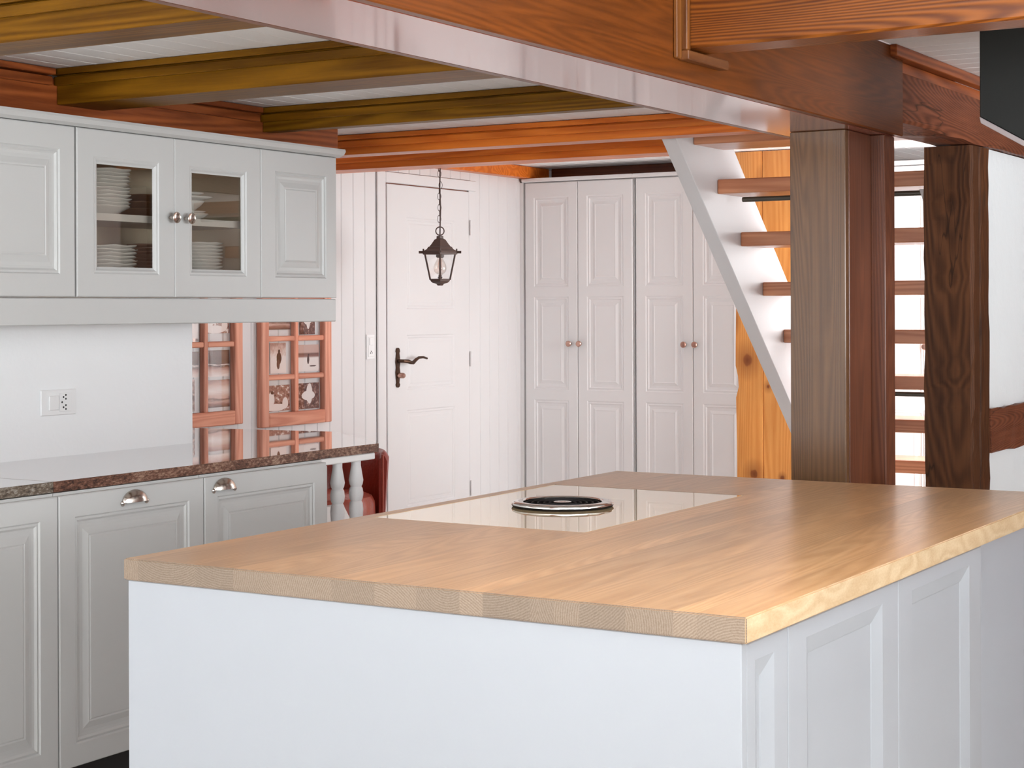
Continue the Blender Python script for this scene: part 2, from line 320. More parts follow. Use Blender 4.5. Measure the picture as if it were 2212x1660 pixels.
# ------------------------------------------------------------------ helpers
def T(root): return Vector(root.location) if root is not None else Vector((0, 0, 0))
def tag(o, label=None, cat=None, group=None, kind=None):
    if label: o['label'] = label
    if cat: o['category'] = cat
    if group: o['group'] = group
    if kind: o['kind'] = kind
    return o
def thing(name, loc, label, cat, group=None, kind=None):
    o = bpy.data.objects.new(name, None); COL.objects.link(o); o.location = loc; o.empty_display_size = 0.1
    return tag(o, label, cat, group, kind)
def finish(name, bm, mats, parent=None, smooth=False, recalc=True):
    if recalc: bmesh.ops.recalc_face_normals(bm, faces=bm.faces[:])
    me = bpy.data.meshes.new(name); bm.to_mesh(me); bm.free()
    for mt in (mats if isinstance(mats, (list, tuple)) else [mats]): me.materials.append(mt)
    if smooth:
        for p in me.polygons: p.use_smooth = True
        me.set_sharp_from_angle(angle=math.radians(40))
    o = bpy.data.objects.new(name, me); COL.objects.link(o)
    if parent is not None:
        o.parent = parent
        if parent.type == 'EMPTY': o.location = -Vector(parent.location)   # mesh is built in room coordinates
    return o
def box(bm, x0, x1, y0, y1, z0, z1, bev=0.0, seg=1):
    vs = [bm.verts.new((x, y, z)) for x in (x0, x1) for y in (y0, y1) for z in (z0, z1)]
    F = [(0, 1, 3, 2), (4, 6, 7, 5), (0, 4, 5, 1), (2, 3, 7, 6), (0, 2, 6, 4), (1, 5, 7, 3)]
    fs = [bm.faces.new([vs[i] for i in f]) for f in F]
    if bev:
        es = list({e for f in fs for e in f.edges})
        bmesh.ops.bevel(bm, geom=es, offset=bev, segments=seg, affect='EDGES', profile=0.5)
def mbox(name, b, mat, parent=None, bev=0.0, seg=1):
    bm = bmesh.new(); box(bm, *b, bev=bev, seg=seg); return finish(name, bm, mat, parent)
def prism(bm, pts, axis, a, b, bev=0.0):
    """polygon pts (2D) extruded along axis from a to b"""
    def mk(p, t):
        return {'X': (t, p[0], p[1]), 'Y': (p[0], t, p[1]), 'Z': (p[0], p[1], t)}[axis]
    A = [bm.verts.new(mk(p, a)) for p in pts]; B = [bm.verts.new(mk(p, b)) for p in pts]
    fs = [bm.faces.new(A), bm.faces.new(B[::-1])]
    n = len(pts)
    for i in range(n): fs.append(bm.faces.new((A[i], B[i], B[(i + 1) % n], A[(i + 1) % n])))
    if bev:
        bmesh.ops.bevel(bm, geom=list({e for f in fs for e in f.edges}), offset=bev, segments=1, affect='EDGES')
def lathe(bm, prof, seg=24, mat4=None, wave=None):
    rings = []
    for r, h in prof:
        if r < 1e-6: rings.append([bm.verts.new((0, 0, h))]); continue
        rg = []
        for i in range(seg):
            a = 2 * PI * i / seg; k = 1.0; dz = 0.0
            if wave: k = 1 + wave * (r / 0.13) ** 2 * math.cos(8 * a); dz = wave * 0.05 * (r / 0.13) ** 3 * math.cos(8 * a)
            rg.append(bm.verts.new((r * k * math.cos(a), r * k * math.sin(a), h + dz)))
        rings.append(rg)
    for A, B in zip(rings, rings[1:]):
        for i in range(seg):
            j = (i + 1) % seg
            if len(A) == 1 and len(B) == 1: continue
            if len(A) == 1: bm.faces.new((A[0], B[i], B[j]))
            elif len(B) == 1: bm.faces.new((A[i], B[0], A[j]))
            else: bm.faces.new((A[i], B[i], B[j], A[j]))
    if mat4 is not None:
        bmesh.ops.transform(bm, matrix=mat4, verts=[v for r in rings for v in r])
def tube(bm, pts, r, seg=8, cap=True):
    pts = [Vector(p) for p in pts]; rings = []
    rr = r if isinstance(r, (list, tuple)) else [r] * len(pts)
    for i, p in enumerate(pts):
        d = (pts[min(i + 1, len(pts) - 1)] - pts[max(i - 1, 0)]).normalized()
        a = Vector((0, 0, 1)) if abs(d.z) < 0.9 else Vector((1, 0, 0))
        e1 = d.cross(a).normalized(); e2 = d.cross(e1)
        rings.append([bm.verts.new(p + rr[i] * (math.cos(2 * PI * k / seg) * e1 + math.sin(2 * PI * k / seg) * e2)) for k in range(seg)])
    for A, B in zip(rings, rings[1:]):
        for k in range(seg): bm.faces.new((A[k], A[(k + 1) % seg], B[(k + 1) % seg], B[k]))
    if cap: bm.faces.new(rings[0]); bm.faces.new(rings[-1][::-1])
def torus(bm, R, r, M4, n=16, k=6, sx=1.0):
    g = []
    for i in range(n):
        a = 2 * PI * i / n
        g.append([bm.verts.new(M4 @ Vector(((R + r * math.cos(2 * PI * j / k)) * math.cos(a) * sx, (R + r * math.cos(2 * PI * j / k)) * math.sin(a), r * math.sin(2 * PI * j / k)))) for j in range(k)])
    for i in range(n):
        for j in range(k): bm.faces.new((g[i][j], g[(i + 1) % n][j], g[(i + 1) % n][(j + 1) % k], g[i][(j + 1) % k]))
def axes(o, U, V, N):
    m4 = Matrix.Identity(4)
    for i in range(3): m4[i][0], m4[i][1], m4[i][2] = U[i], V[i], N[i]
    m4.translation = o; return m4
RAISED = [(0, 0), (0.004, 0.005), (0.010, 0.003), (0.016, 0.008), (0.024, 0.009), (0.034, 0.008), (0.052, 0.002), (0.056, 0.0035), (0.060, 0.0015)]
def panel_door(bm, w, h, t, ops, prof, m4, through=False, e=0.003, scale=1.0):
    us = [e, ops[0][0], ops[0][2], w - e]; vs = [e]
    for o in ops: vs += [o[1], o[3]]
    vs.append(h - e)
    nu, nv = len(us), len(vs); allv = []
    def V(u, v, n):
        q = bm.verts.new((u, v, n)); allv.append(q); return q
    g = [[V(u, v, t) for v in vs] for u in us]
    hole = {(1, 2 * i + 1) for i in range(len(ops))}
    for i in range(nu - 1):
        for j in range(nv - 1):
            if (i, j) not in hole: bm.faces.new((g[i][j], g[i + 1][j], g[i + 1][j + 1], g[i][j + 1]))
    loop = [(i, 0) for i in range(nu)] + [(nu - 1, j) for j in range(1, nv)] + [(i, nv - 1) for i in range(nu - 2, -1, -1)] + [(0, j) for j in range(nv - 2, 0, -1)]
    def ob(i, j, n):
        u = 0 if i == 0 else (w if i == nu - 1 else us[i]); v = 0 if j == 0 else (h if j == nv - 1 else vs[j]); return V(u, v, n)
    r0 = [g[i][j] for i, j in loop]; r1 = [ob(i, j, t - e) for i, j in loop]
    if through: gb = {(i, j): ob(i, j, 0) for i in range(nu) for j in range(nv)}; rb = [gb[p] for p in loop]
    else: rb = [ob(i, j, 0) for i, j in loop]
    L = len(loop)
    for A, B in ((r0, r1), (r1, rb)):
        for k in range(L): bm.faces.new((A[k], A[(k + 1) % L], B[(k + 1) % L], B[k]))
    if through:
        for i in range(nu - 1):
            for j in range(nv - 1):
                if (i, j) not in hole: bm.faces.new((gb[(i, j)], gb[(i, j + 1)], gb[(i + 1, j + 1)], gb[(i + 1, j)]))
    else: bm.faces.new(rb)
    for q, o in enumerate(ops):
        j = 2 * q + 1
        prev = [g[1][j], g[2][j], g[2][j + 1], g[1][j + 1]]
        for ins, dep in prof[1:]:
            ins *= scale
            cur = [V(o[0] + ins, o[1] + ins, t - dep), V(o[2] - ins, o[1] + ins, t - dep), V(o[2] - ins, o[3] - ins, t - dep), V(o[0] + ins, o[3] - ins, t - dep)]
            for k in range(4): bm.faces.new((prev[k], prev[(k + 1) % 4], cur[(k + 1) % 4], cur[k]))
            prev = cur
        if through:
            cur = [gb[(1, j)], gb[(2, j)], gb[(2, j + 1)], gb[(1, j + 1)]]
            for k in range(4): bm.faces.new((prev[k], prev[(k + 1) % 4], cur[(k + 1) % 4], cur[k]))
        else: bm.faces.new(prev)
    bmesh.ops.transform(bm, matrix=m4, verts=allv)
def copy_to(src, loc, parent=None, label=None):
    c = src.copy(); COL.objects.link(c); c.location = loc
    if parent is not None: c.parent = parent
    if label: c['label'] = label
    return c
def struct(name, bm, mat, parent=None):
    o = finish(name, bm, mat, parent); o['kind'] = 'structure'; return o

# ------------------------------------------------------------------ room shell
bm = bmesh.new(); box(bm, -5.4, 6.3, -6.3, 9.4, -0.1, 0.0); struct('floor', bm, M['floorw'])
XL, XH, XM = -4.05, -5.0, -1.71
bm = bmesh.new(); box(bm, -4.19, XL, -6.0, 4.59, 0, 2.7); struct('wall_left', bm, M['plaster'])
bm = bmesh.new(); box(bm, -5.2, XH - 0.012, 2.4, 9.2, 0, 2.7); wall_hall = struct('wall_left_hall', bm, M['wallwhite'])
bm = bmesh.new(); box(bm, -5.0, -4.19, 2.3, 2.4, 0, 2.7); struct('wall_hall_end', bm, M['plaster'])
bm = bmesh.new(); box(bm, -5.2, -1.7, 9.1, 9.2, 0, 2.7); struct('wall_back', bm, M['wallwhite'])
def hole_wall(name, axis, c0, c1, a0, a1, ha, hb, hz0, hz1, mat, zt=2.7):
    bm = bmesh.new()
    for (p, q, z0, z1) in ((a0, ha, 0, zt), (hb, a1, 0, zt), (ha, hb, 0, hz0), (ha, hb, hz1, zt)):
        if axis == 'X': box(bm, c0, c1, p, q, z0, z1)
        else: box(bm, p, q, c0, c1, z0, z1)
    return struct(name, bm, mat)
XP = -1.745
hole_wall('wall_right_hall', 'X', XP - 0.12, XP, 6.14, 9.1, 7.2, 8.3, 0.4, 1.90, M['plaster_rough'], 1.942)
hole_wall('wall_right', 'X', 6.0, 6.15, -6.0, 7.25, -2.3, 4.3, 0.05, 2.0, M['plaster'])
hole_wall('wall_front', 'Y', -6.15, -6.0, -4.19, 6.15, -3.95, 1.95, 0.05, 2.0, M['plaster'])
bm = bmesh.new(); box(bm, XP + .0005, 6.0, 7.1, 7.2, 0, 2.7); struct('wall_back_right', bm, M['redX'])
def window(name, axis, c, a0, a1, z0, z1, n):
    w = thing(name, (c, (a0 + a1) / 2, z0) if axis == 'X' else ((a0 + a1) / 2, c, z0), None, None, None, 'structure')
    def b(nm, p, q, s, t):
        mbox(nm, (c - .02, c + .02, p, q, s, t) if axis == 'X' else (p, q, c - .02, c + .02, s, t), M['wallwhite'], w)
    b('window_frame', a0, a0 + .05, z0, z1); b('window_frame', a1 - .05, a1, z0, z1)
    b('window_frame', a0 + .05, a1 - .05, z0, z0 + .05); b('window_frame', a0 + .05, a1 - .05, z1 - .05, z1)
    for k in range(1, n): x = a0 + (a1 - a0) * k / n; b('mullion', x - .025, x + .025, z0 + .05, z1 - .05)
window('window_1', 'X', 6.10, -2.3, 4.3, 0.05, 2.0, 6)
window('window_2', 'Y', -6.1, -3.95, 1.95, 0.05, 2.0, 5)
window('window_3', 'X', XP - 0.03, 7.2, 8.3, 0.4, 1.90, 2)

# ceiling: roof slab and painted boards between the joists
bm = bmesh.new(); box(bm, -5.2, 6.15, -6.15, 9.2, 2.7, 2.8); ceil = struct('ceiling', bm, M['ceil'])
def board_mesh(l, w, t, name):
    bm = bmesh.new(); box(bm, 0, w, 0, l, 0, t)
    bot = [e for e in bm.edges if all(v.co.z < 1e-6 for v in e.verts) and abs(e.verts[0].co.x - e.verts[1].co.x) < 1e-6]
    bmesh.ops.bevel(bm, geom=bot, offset=0.004, segments=1, affect='EDGES')
    bmesh.ops.recalc_face_normals(bm, faces=bm.faces[:])
    me = bpy.data.meshes.new(name); bm.to_mesh(me); bm.free(); me.materials.append(M['ceil']); return me
def ceiling_bay(x0, x1, y0, y1, z, along='Y', w=0.098):
    if along == 'Y':
        n = max(1, round((x1 - x0) / w)); w = (x1 - x0) / n; me = board_mesh(y1 - y0, w, 0.02, 'ceiling_board')
    else:
        n = max(1, round((y1 - y0) / w)); w = (y1 - y0) / n; me = board_mesh(x1 - x0, w, 0.02, 'ceiling_board')
    for k in range(n):
        o = bpy.data.objects.new('ceiling_board', me); COL.objects.link(o); o.parent = ceil
        if along == 'Y': o.location = (x0 + k * w, y0, z)
        else: o.location = (x1, y0 + k * w, z); o.rotation_euler = (0, 0, PI / 2); o.location = (x1, y0 + k * w, z)
JZ = 1.995
ceiling_bay(-4.05, -2.03, 1.2, 2.83, 2.105); ceiling_bay(-4.05, -2.03, 2.83, 3.77, 2.101)
ceiling_bay(-4.05, -2.03, 3.957, 4.73, 2.078); ceiling_bay(-5.0, -2.03, 4.787, 6.24, 2.074)
ceiling_bay(-5.0, -2.88, 6.24, 9.1, 2.172); ceiling_bay(-2.88, XP, 7.35, 9.1, 2.172)
ceiling_bay(XM + 0.002, 6.0, 3.72, 7.1, 2.166, 'X', 0.11)
bm = bmesh.new(); box(bm, -4.05, 6.0, -6.0, 1.2, 2.17, 2.2); box(bm, XM + .002, 6.0, 1.2, 3.72, 2.17, 2.2); struct('ceiling_front', bm, M['ceil'])
bm = bmesh.new()
box(bm, -2.9, -2.88, 5.74, 7.35, 2.1, 2.7); box(bm, -2.88, XP, 7.35, 7.37, 2.195, 2.7); box(bm, XP, XP + .02, 5.74, 7.37, 2.12, 2.7)
struct('wall_stairwell', bm, M['wallwhite'])

# tongue-and-groove boards on the hall wall, door 1 and its trim
def wall_board(l):
    bm = bmesh.new(); box(bm, 0, 0.012, 0, 0.0945, 0, l)
    es = [e for e in bm.edges if all(v.co.x > 0.011 for v in e.verts) and abs(e.verts[0].co.y - e.verts[1].co.y) < 1e-6]
    bmesh.ops.bevel(bm, geom=es, offset=0.004, segments=1, affect='EDGES'); bmesh.ops.recalc_face_normals(bm, faces=bm.faces[:])
    me = bpy.data.meshes.new('wall_board'); bm.to_mesh(me); bm.free(); me.materials.append(M['wallwhite']); return me
full, short = wall_board(2.17), wall_board(0.105)
y = 7.02 - 0.096 * 40
while y < 8.47:
    over = 7.01 < y + .048 < 7.93
    o = bpy.data.objects.new('wall_board', short if over else full); COL.objects.link(o); o.parent = wall_hall
    o.location = (XH - 0.012, y, 2.065 if over else 0.0); y += 0.096
bm = bmesh.new()
box(bm, XH, XH + .011, 7.017, 7.088, 0, 2.062, .003); box(bm, XH, XH + .011, 7.088, 7.93, 2.008, 2.062, .003); box(bm, XH, XH + .006, 7.862, 7.93, 0, 2.008, .002)
struct('trim_1', bm, M['wallwhite'])
bm = bmesh.new(); box(bm, XH - .0115, XH - .008, 7.088, 7.862, 0, 2.008); struct('trim_2', bm, M['gap'])
bm = bmesh.new()
P2 = [(0, 0), (0.006, 0.004), (0.014, 0.003), (0.018, 0.006), (0.03, 0.006), (0.036, 0.004)]
panel_door(bm, 0.758, 2.0, 0.018, [(.17, .38, .612, .865), (.17, .965, .612, 1.245), (.17, 1.375, .612, 1.84)], P2, axes((XH - .008, 7.098, 0.002), (0, 1, 0), (0, 0, 1), (1, 0, 0)))
door1 = struct('door_1', bm, M['wallwhite'])
DX = XH + .010
bm = bmesh.new()
prof = [(.985, .004), (.99, .012), (1.0, .015), (1.008, .009), (1.03, .013), (1.06, .017), (1.085, .012), (1.11, .017), (1.135, .014), (1.158, .01), (1.166, .015), (1.178, .012), (1.184, .004)]
pts = [(7.18 - w, z) for z, w in prof] + [(7.18 + w, z) for z, w in prof[::-1]]
prism(bm, pts, 'X', DX + .0005, DX + .008); hp = finish('handle_plate', bm, M['bronzeh'], door1)
bm = bmesh.new()
tube(bm, [(DX + .006, 7.18, 1.118), (DX + .045, 7.18, 1.118), (DX + .052, 7.2, 1.116), (DX + .05, 7.225, 1.11), (DX + .05, 7.25, 1.108), (DX + .05, 7.27, 1.12), (DX + .05, 7.30, 1.132), (DX + .05, 7.34, 1.133), (DX + .05, 7.375, 1.126)], [.008, .009, .010, .010, .010, .009, .007, .006, .005], 10)
finish('lever', bm, M['bronzeh'], door1, True)
bm = bmesh.new(); lathe(bm, [(0, 0), (.014, 0), (.014, .03), (.01, .036), (0, .036)], 14, axes((DX + .007, 7.183, 1.045), (0, 1, 0), (0, 0, 1), (1, 0, 0)))
finish('lock_knob', bm, M['copper'], door1, True)
for z in (1.81, 1.11, 0.42):
    bm = bmesh.new(); tube(bm, [(DX + .006, 7.862, z - .04), (DX + .006, 7.862, z + .04)], .006, 8); finish('hinge', bm, M['wallwhite'], door1)

# ------------------------------------------------------------------ beams, joists and posts
def lumpy(bm, amt, cuts, axis):
    pass
mb = thing('ceiling_beam', (-1.87, 0, 1.90), 'massive smooth brown boxed main beam resting on the square board-clad post', 'beam')
mbox('side_board', (-1.7355, XM, -5.99, 5.155, 1.9002, 2.165), M['mainY'], mb, .003)
mbox('side_board', (-2.03, -2.0045, -5.99, 5.155, 1.9002, 2.165), M['mainY'], mb, .003)
mbox('bottom_board', (-2.004, -1.736, -5.99, 5.155, 1.90, 1.93), M['mainBot'], mb, .001)
# old beam continuing it
bm = bmesh.new()
N = 24; rnd = random.Random(3); rows = []
for i in range(N + 1):
    yy = 5.157 + (9.09 - 5.157) * i / N; j = lambda s: rnd.uniform(-s, s)
    rows.append([bm.verts.new((-1.88 + j(.004), yy, 1.943 + j(.004))), bm.verts.new((-1.722 + j(.003), yy, 1.943 + j(.004))),
                 bm.verts.new((-1.716 + j(.002), yy, 1.955 + j(.003))), bm.verts.new((-1.716 + j(.003), yy, 2.095)), bm.verts.new((-1.88, yy, 2.095))])
for A, B in zip(rows, rows[1:]):
    for k in range(5): bm.faces.new((A[k], A[(k + 1) % 5], B[(k + 1) % 5], B[k]))
bm.faces.new(rows[0]); bm.faces.new(rows[-1])
ob = finish('old_beam', bm, M['roughY']); tag(ob, 'weathered cracked old timber beam carried by the rough dark post', 'beam')
bm = bmesh.new(); box(bm, -1.88, -1.722, 5.157, 7.09, 2.096, 2.13, .002); finish('ledger_strip', bm, M['redY'], ob)
bm = bmesh.new(); box(bm, -1.76, -1.69, 5.04, 7.09, 2.131, 2.1655, .002)
t = finish('ceiling_moulding', bm, M['redY']); tag(t, 'brown moulding strip under white ceiling boards above the old timber beam', 'moulding')

def joist(x0, x1, y0, y1, ztop, mat, label, steps=True, side=-1):
    j = thing('ceiling_joist', ((x0 + x1) / 2, (y0 + y1) / 2, JZ), label, 'joist', 'joists under the white ceiling boards')
    mbox('joist_body', (x0, x1, y0, y1, JZ, ztop - .001), mat, j, .002)
    if steps:
        mbox('moulding', (x0, x1, y0 - .013, y0 - .0002, ztop - .050, ztop - .024), mat, j, .002)
        mbox('moulding', (x0, x1, y0 - .023, y0 - .0002, ztop - .020, ztop - .001), mat, j, .002)
    return j
XB = -3.85
joist(XB + .001, -2.031, 2.82, 2.965, 2.101, M['joistX'], 'dark brown joist with moulding, first of the row, farthest from the hall door')
joist(XB + .001, -2.031, 3.765, 3.955, 2.101, M['joistX'], 'wide dark brown joist with moulding above the glass-door wall cabinet')
joist(XB + .001, -2.031, 4.73, 4.785, 2.078, M['joistX'], 'narrow dark brown joist with moulding above the last wall cabinet door')
joist(-4.99, -2.031, 5.62, 5.725, 2.073, M['orangeX'], 'orange-brown joist touching the head of the white stair stringer')
joist(-4.99, -2.90, 6.22, 6.385, 2.072, M['orangeX'], 'orange-brown joist in front of the hanging lantern, ending at the stairwell')
# beam over the wall cabinets
wb = thing('wall_beam', (-3.95, 3.4, 1.945), 'reddish brown beam running along the wall on top of the grey wall cabinets', 'beam')
mbox('beam_body', (-4.049, XB, 0.6, 5.165, 1.95, 2.073), M['redY'], wb, .002)
for (a, b, z) in ((0.6, 2.79, 2.104), (2.966, 3.735, 2.10), (3.956, 4.70, 2.077)):
    mbox('moulding', (XB - .12, XB + .016, a, b, z - .05, z - .024), M['redY'], wb, .002)
    mbox('moulding', (XB - .12, XB + .03, a, b, z - .02, z - .001), M['redY'], wb, .002)
# hall wall beams
t = mbox('wall_beam', (-4.9995, -4.93, 6.40, 8.615, 2.105, 2.170), M['orangeX'], None, .003); tag(t, 'slim orange beam at the ceiling above the white hall door', 'beam')
t = mbox('wall_beam', (-4.92, -2.95, 8.62, 8.72, 2.09, 2.171), M['redX'], None, .003); tag(t, 'dark red-brown beam in the shadow above the white wardrobes', 'beam')
# cross joist on the kitchen side
j = thing('cross_joist', (-.3, 3.65, 1.97), 'pine joist with wavy grain butting into the side of the main beam above the island', 'joist')
bm = bmesh.new(); prism(bm, [(3.60, 1.978), (3.606, 1.972), (3.70, 1.970), (3.715, 1.98), (3.715, 2.085), (3.60, 2.085)], 'X', XM + .001, 5.99); finish('joist_body', bm, M['fraX'], j)
mbox('top_board', (XM + .001, 5.99, 3.62, 3.715, 2.10, 2.165), M['fraX'], j, .002)
tk = thing('joist_collar', (XM, 3.6, 1.94), 'mitred moulding strips framing the pine joist on the side of the main beam', 'moulding')
mbox('strip', (XM + .0005, XM + .022, 3.578, 3.5985, 1.966, 2.16), M['stripZ'], tk, .002)
mbox('strip', (XM + .0005, XM + .010, 3.552, 3.577, 1.946, 2.16), M['stripZ'], tk, .002)
mbox('strip', (XM + .0005, XM + .026, 3.578, 3.80, 1.944, 1.9655), M['stripY'], tk, .002)
# boarded post
p = thing('timber_post', (-1.86, 4.98, 0), 'thick square post of smooth boards standing beyond the oak worktop under the main beam', 'post')
mbox('front_board', (-1.952, -1.781, 4.845, 4.872, 0, 1.8995), M['postZ'], p, .002)
mbox('side_board', (-1.952, -1.779, 4.8725, 5.058, 0, 1.8995), M['post_redZ'], p, .002)
mbox('side_board', (-1.952, -1.735, 5.0605, 5.148, 0, 1.8995), M['post_redZ'], p, .002)
# old rough post
bm = bmesh.new(); rnd = random.Random(11); rows = []; N = 30
for i in range(N + 1):
    z = 1.938 * i / N; w = lambda s: rnd.uniform(-s, s)
    rows.append([bm.verts.new(q) for q in ((-1.901 + w(.003), 5.953, z), (-1.74 + w(.002), 5.953 + w(.003), z), (-1.731 + w(.004), 5.965, z), (-1.731 + w(.002), 6.03, z), (-1.738, 6.036 + w(.002), z),
                                          (-1.728 + w(.003), 6.042, z), (-1.726 + w(.002), 6.136 + w(.001), z), (-1.901, 6.136, z))])
for A, B in zip(rows, rows[1:]):
    for k in range(8): bm.faces.new((A[k], A[(k + 1) % 8], B[(k + 1) % 8], B[k]))
bm.faces.new(rows[0]); bm.faces.new(rows[-1])
t = finish('timber_post', bm, M['roughZ']); tag(t, 'rough dark old timber post with cracks at the edge of the plastered wall', 'post')
bm = bmesh.new(); rnd = random.Random(5); rows = []
for i in range(13):
    yy = 6.145 + .95 * i / 12; w = lambda s: rnd.uniform(-s, s)
    rows.append([bm.verts.new(q) for q in ((XP + .0005, yy, .862 + w(.006)), (XP + .022 + w(.002), yy, .862 + w(.006)), (XP + .022 + w(.002), yy, 1.018 + w(.004)), (XP + .0005, yy, 1.018 + w(.004)))])
for A, B in zip(rows, rows[1:]):
    for k in range(4): bm.faces.new((A[k], A[(k + 1) % 4], B[(k + 1) % 4], B[k]))
bm.faces.new(rows[0]); bm.faces.new(rows[-1])
t = finish('wall_timber', bm, M['roughY']); tag(t, 'dark weathered horizontal timber set in the white plastered wall', 'timber')

# ------------------------------------------------------------------ kitchen island
TOP, TB = 0.92, 0.880
ctop = thing('oak_worktop', (-1.67, 3.39, TB), 'thick oak stave worktop of the kitchen island', 'worktop')
xs = [-2.293, -2.258, -2.12, -2.031, -1.944, -1.812, -1.722, -1.637, -1.551, -1.506, -1.417, -1.373, -1.326, -1.245, -1.163, -1.123, -1.042]
Y0, Y1, C0, C1 = 2.408, 4.383, 3.153, 3.968
def stave(x0, x1, y0, y1, first=False, last=False):
    bm = bmesh.new(); box(bm, x0, x1, y0, y1, TB, TOP)
    es = [e for e in bm.edges if (all(v.co.y < y0 + 1e-5 for v in e.verts) and abs(e.verts[0].co.z - e.verts[1].co.z) < 1e-5 and y0 == Y0)
          or (first and all(v.co.x < x0 + 1e-5 for v in e.verts) and abs(e.verts[0].co.z - e.verts[1].co.z) < 1e-5)
          or (last and all(v.co.x > x1 - 1e-5 for v in e.verts))]
    bmesh.ops.bevel(bm, geom=es, offset=0.0022, segments=2, affect='EDGES')
    bmesh.ops.recalc_face_normals(bm, faces=bm.faces[:])
    for f in bm.faces:
        n = f.normal
        f.material_index = 1 if n.y < -0.8 or n.y > .8 else (2 if n.x > 0.8 else 0)
    finish('stave', bm, [M['oak'], M['oakend'], M['oakside']], ctop, recalc=False)
for i in range(len(xs) - 1):
    a, b = xs[i], xs[i + 1]; f, l = i == 0, i == len(xs) - 2
    if a >= -2.2585 and b <= -1.7215: stave(a, b, Y0, C0); stave(a, b, C1, Y1)
    else: stave(a, b, Y0, Y1, f, l)
isl = thing('kitchen_island', (-1.67, 3.3, 0), 'white island cabinet with panelled doors under the oak worktop', 'island')
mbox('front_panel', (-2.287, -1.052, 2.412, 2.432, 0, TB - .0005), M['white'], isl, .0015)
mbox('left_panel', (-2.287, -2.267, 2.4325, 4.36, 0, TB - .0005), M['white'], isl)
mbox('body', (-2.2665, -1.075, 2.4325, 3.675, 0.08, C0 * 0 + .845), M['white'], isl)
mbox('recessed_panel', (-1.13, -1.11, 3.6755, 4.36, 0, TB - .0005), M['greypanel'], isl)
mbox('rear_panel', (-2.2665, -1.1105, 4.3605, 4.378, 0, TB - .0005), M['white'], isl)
IP = [(0, 0), (0.012, 0.004), (0.03, 0.010), (0.033, 0.012)]
def isl_door(y0, y1, o0, o1):
    bm = bmesh.new()
    panel_door(bm, y1 - y0 - .003, .795, .022, [(o0, .06, y1 - y0 - .003 - o1, .766)], IP, axes((-1.0745, y0 + .0015, .08), (0, 1, 0), (0, 0, 1), (1, 0, 0)), e=.0015)
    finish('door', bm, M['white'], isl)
isl_door(2.4325, 2.597, .03, .055); isl_door(2.597, 3.135, .078, .086); isl_door(3.135, 3.675, .078, .085)

# cooktop with extractor
ck = thing('induction_cooktop', (-1.99, 3.56, .918), 'glossy frameless cooktop set flush in the oak worktop with a round central extractor', 'cooktop')
bm = bmesh.new(); box(bm, -2.2555, -1.7245, 3.1555, 3.9655, .900, .9195, .001); gp = finish('glass_plate', bm, M['ceramic'], ck)
mbox('cooktop_body', (-2.25, -1.73, 3.16, 3.96, .8455, .8995), M['black'], ck)
R = axes((-2.0, 3.552, .9197), (1, 0, 0), (0, 1, 0), (0, 0, .62))
bm = bmesh.new(); lathe(bm, [(.092, .004), (.092, .017), (.098, .021), (.112, .0205), (.1185, .015), (.1195, .011), (.1195, .009)], 64, R); er = finish('extractor_rim', bm, M['chrome'], ck, True)
bm = bmesh.new(); lathe(bm, [(.118, .0088), (.1195, .007), (.116, .0), (.092, .0)], 64, R); finish('rim_base', bm, M['grille'], er, True)
bm = bmesh.new(); lathe(bm, [(0, .001), (.0915, .001), (.0915, .003)], 48, R); finish('grille_tray', bm, M['grille'], ck)
for k, r in enumerate((.086, .072, .058, .044, .031)):
    bm = bmesh.new(); lathe(bm, [(r - .002, .003), (r - .0015, .0145), (r + .0015, .0145), (r + .003, .003)], 40, R); finish('grille_ring', bm, M['grille'], ck, True)
bm = bmesh.new(); lathe(bm, [(.019, .003), (.021, .016), (.018, .0175), (.012, .015), (0, .0145)], 32, R); finish('centre_cap', bm, M['chrome'], ck, True)

# ------------------------------------------------------------------ base cabinets and stone worktop
XF = -3.45
def cup_handle(yc, zc, parent):
    bm = bmesh.new(); a, b, c = .05, .034, .024; g = []
    for i in range(13):
        th = PI * i / 12; row = []
        for k in range(7):
            ph = PI / 2 * k / 6
            row.append(bm.verts.new((XF + .0005 + c * math.sin(th) * math.sin(ph), yc + a * math.cos(th), zc - .012 + b * math.sin(th) * math.cos(ph))))
        g.append(row)
    for i in range(12):
        for k in range(6): bm.faces.new((g[i][k], g[i + 1][k], g[i + 1][k + 1], g[i][k + 1]))
    bmesh.ops.remove_doubles(bm, verts=bm.verts[:], dist=1e-5)
    bmesh.ops.recalc_face_normals(bm, faces=bm.faces[:])
    bmesh.ops.solidify(bm, geom=bm.faces[:], thickness=0.002)
    for s in (-1, 1): lathe(bm, [(0, 0), (.008, 0), (.008, .003), (.005, .006), (0, .007)], 12, axes((XF + .0005, yc + s * .048, zc - .014), (0, 1, 0), (0, 0, 1), (1, 0, 0)))
    return finish('cup_handle', bm, M['steel'], parent, True)
def base_cab(y0, y1, label, handle):
    c = thing('base_cabinet', (-3.76, (y0 + y1) / 2, 0), label, 'cabinet', 'grey base cabinets along the wall')
    mbox('carcass', (-4.03, XF - .022, y0 + .001, y1 - .001, .14, .8885), M['cab'], c)
    mbox('plinth', (-4.0, XF - .07, y0 + .001, y1 - .001, 0, .1395), M['black'], c)
    bm = bmesh.new(); w = y1 - y0 - .004
    panel_door(bm, w, .738, .021, [(.058, .06, w - .064, .678)], RAISED, axes((XF - .0215, y0 + .002, .143), (0, 1, 0), (0, 0, 1), (1, 0, 0)))
    d = finish('door', bm, M['cab'], c)
    if handle: cup_handle((y0 + y1) / 2 - .004 if handle == 1 else y0 + .088, .853, d)
base_cab(2.176, 2.776, 'light grey base cabinet at the far end of the row from the balusters', 0)
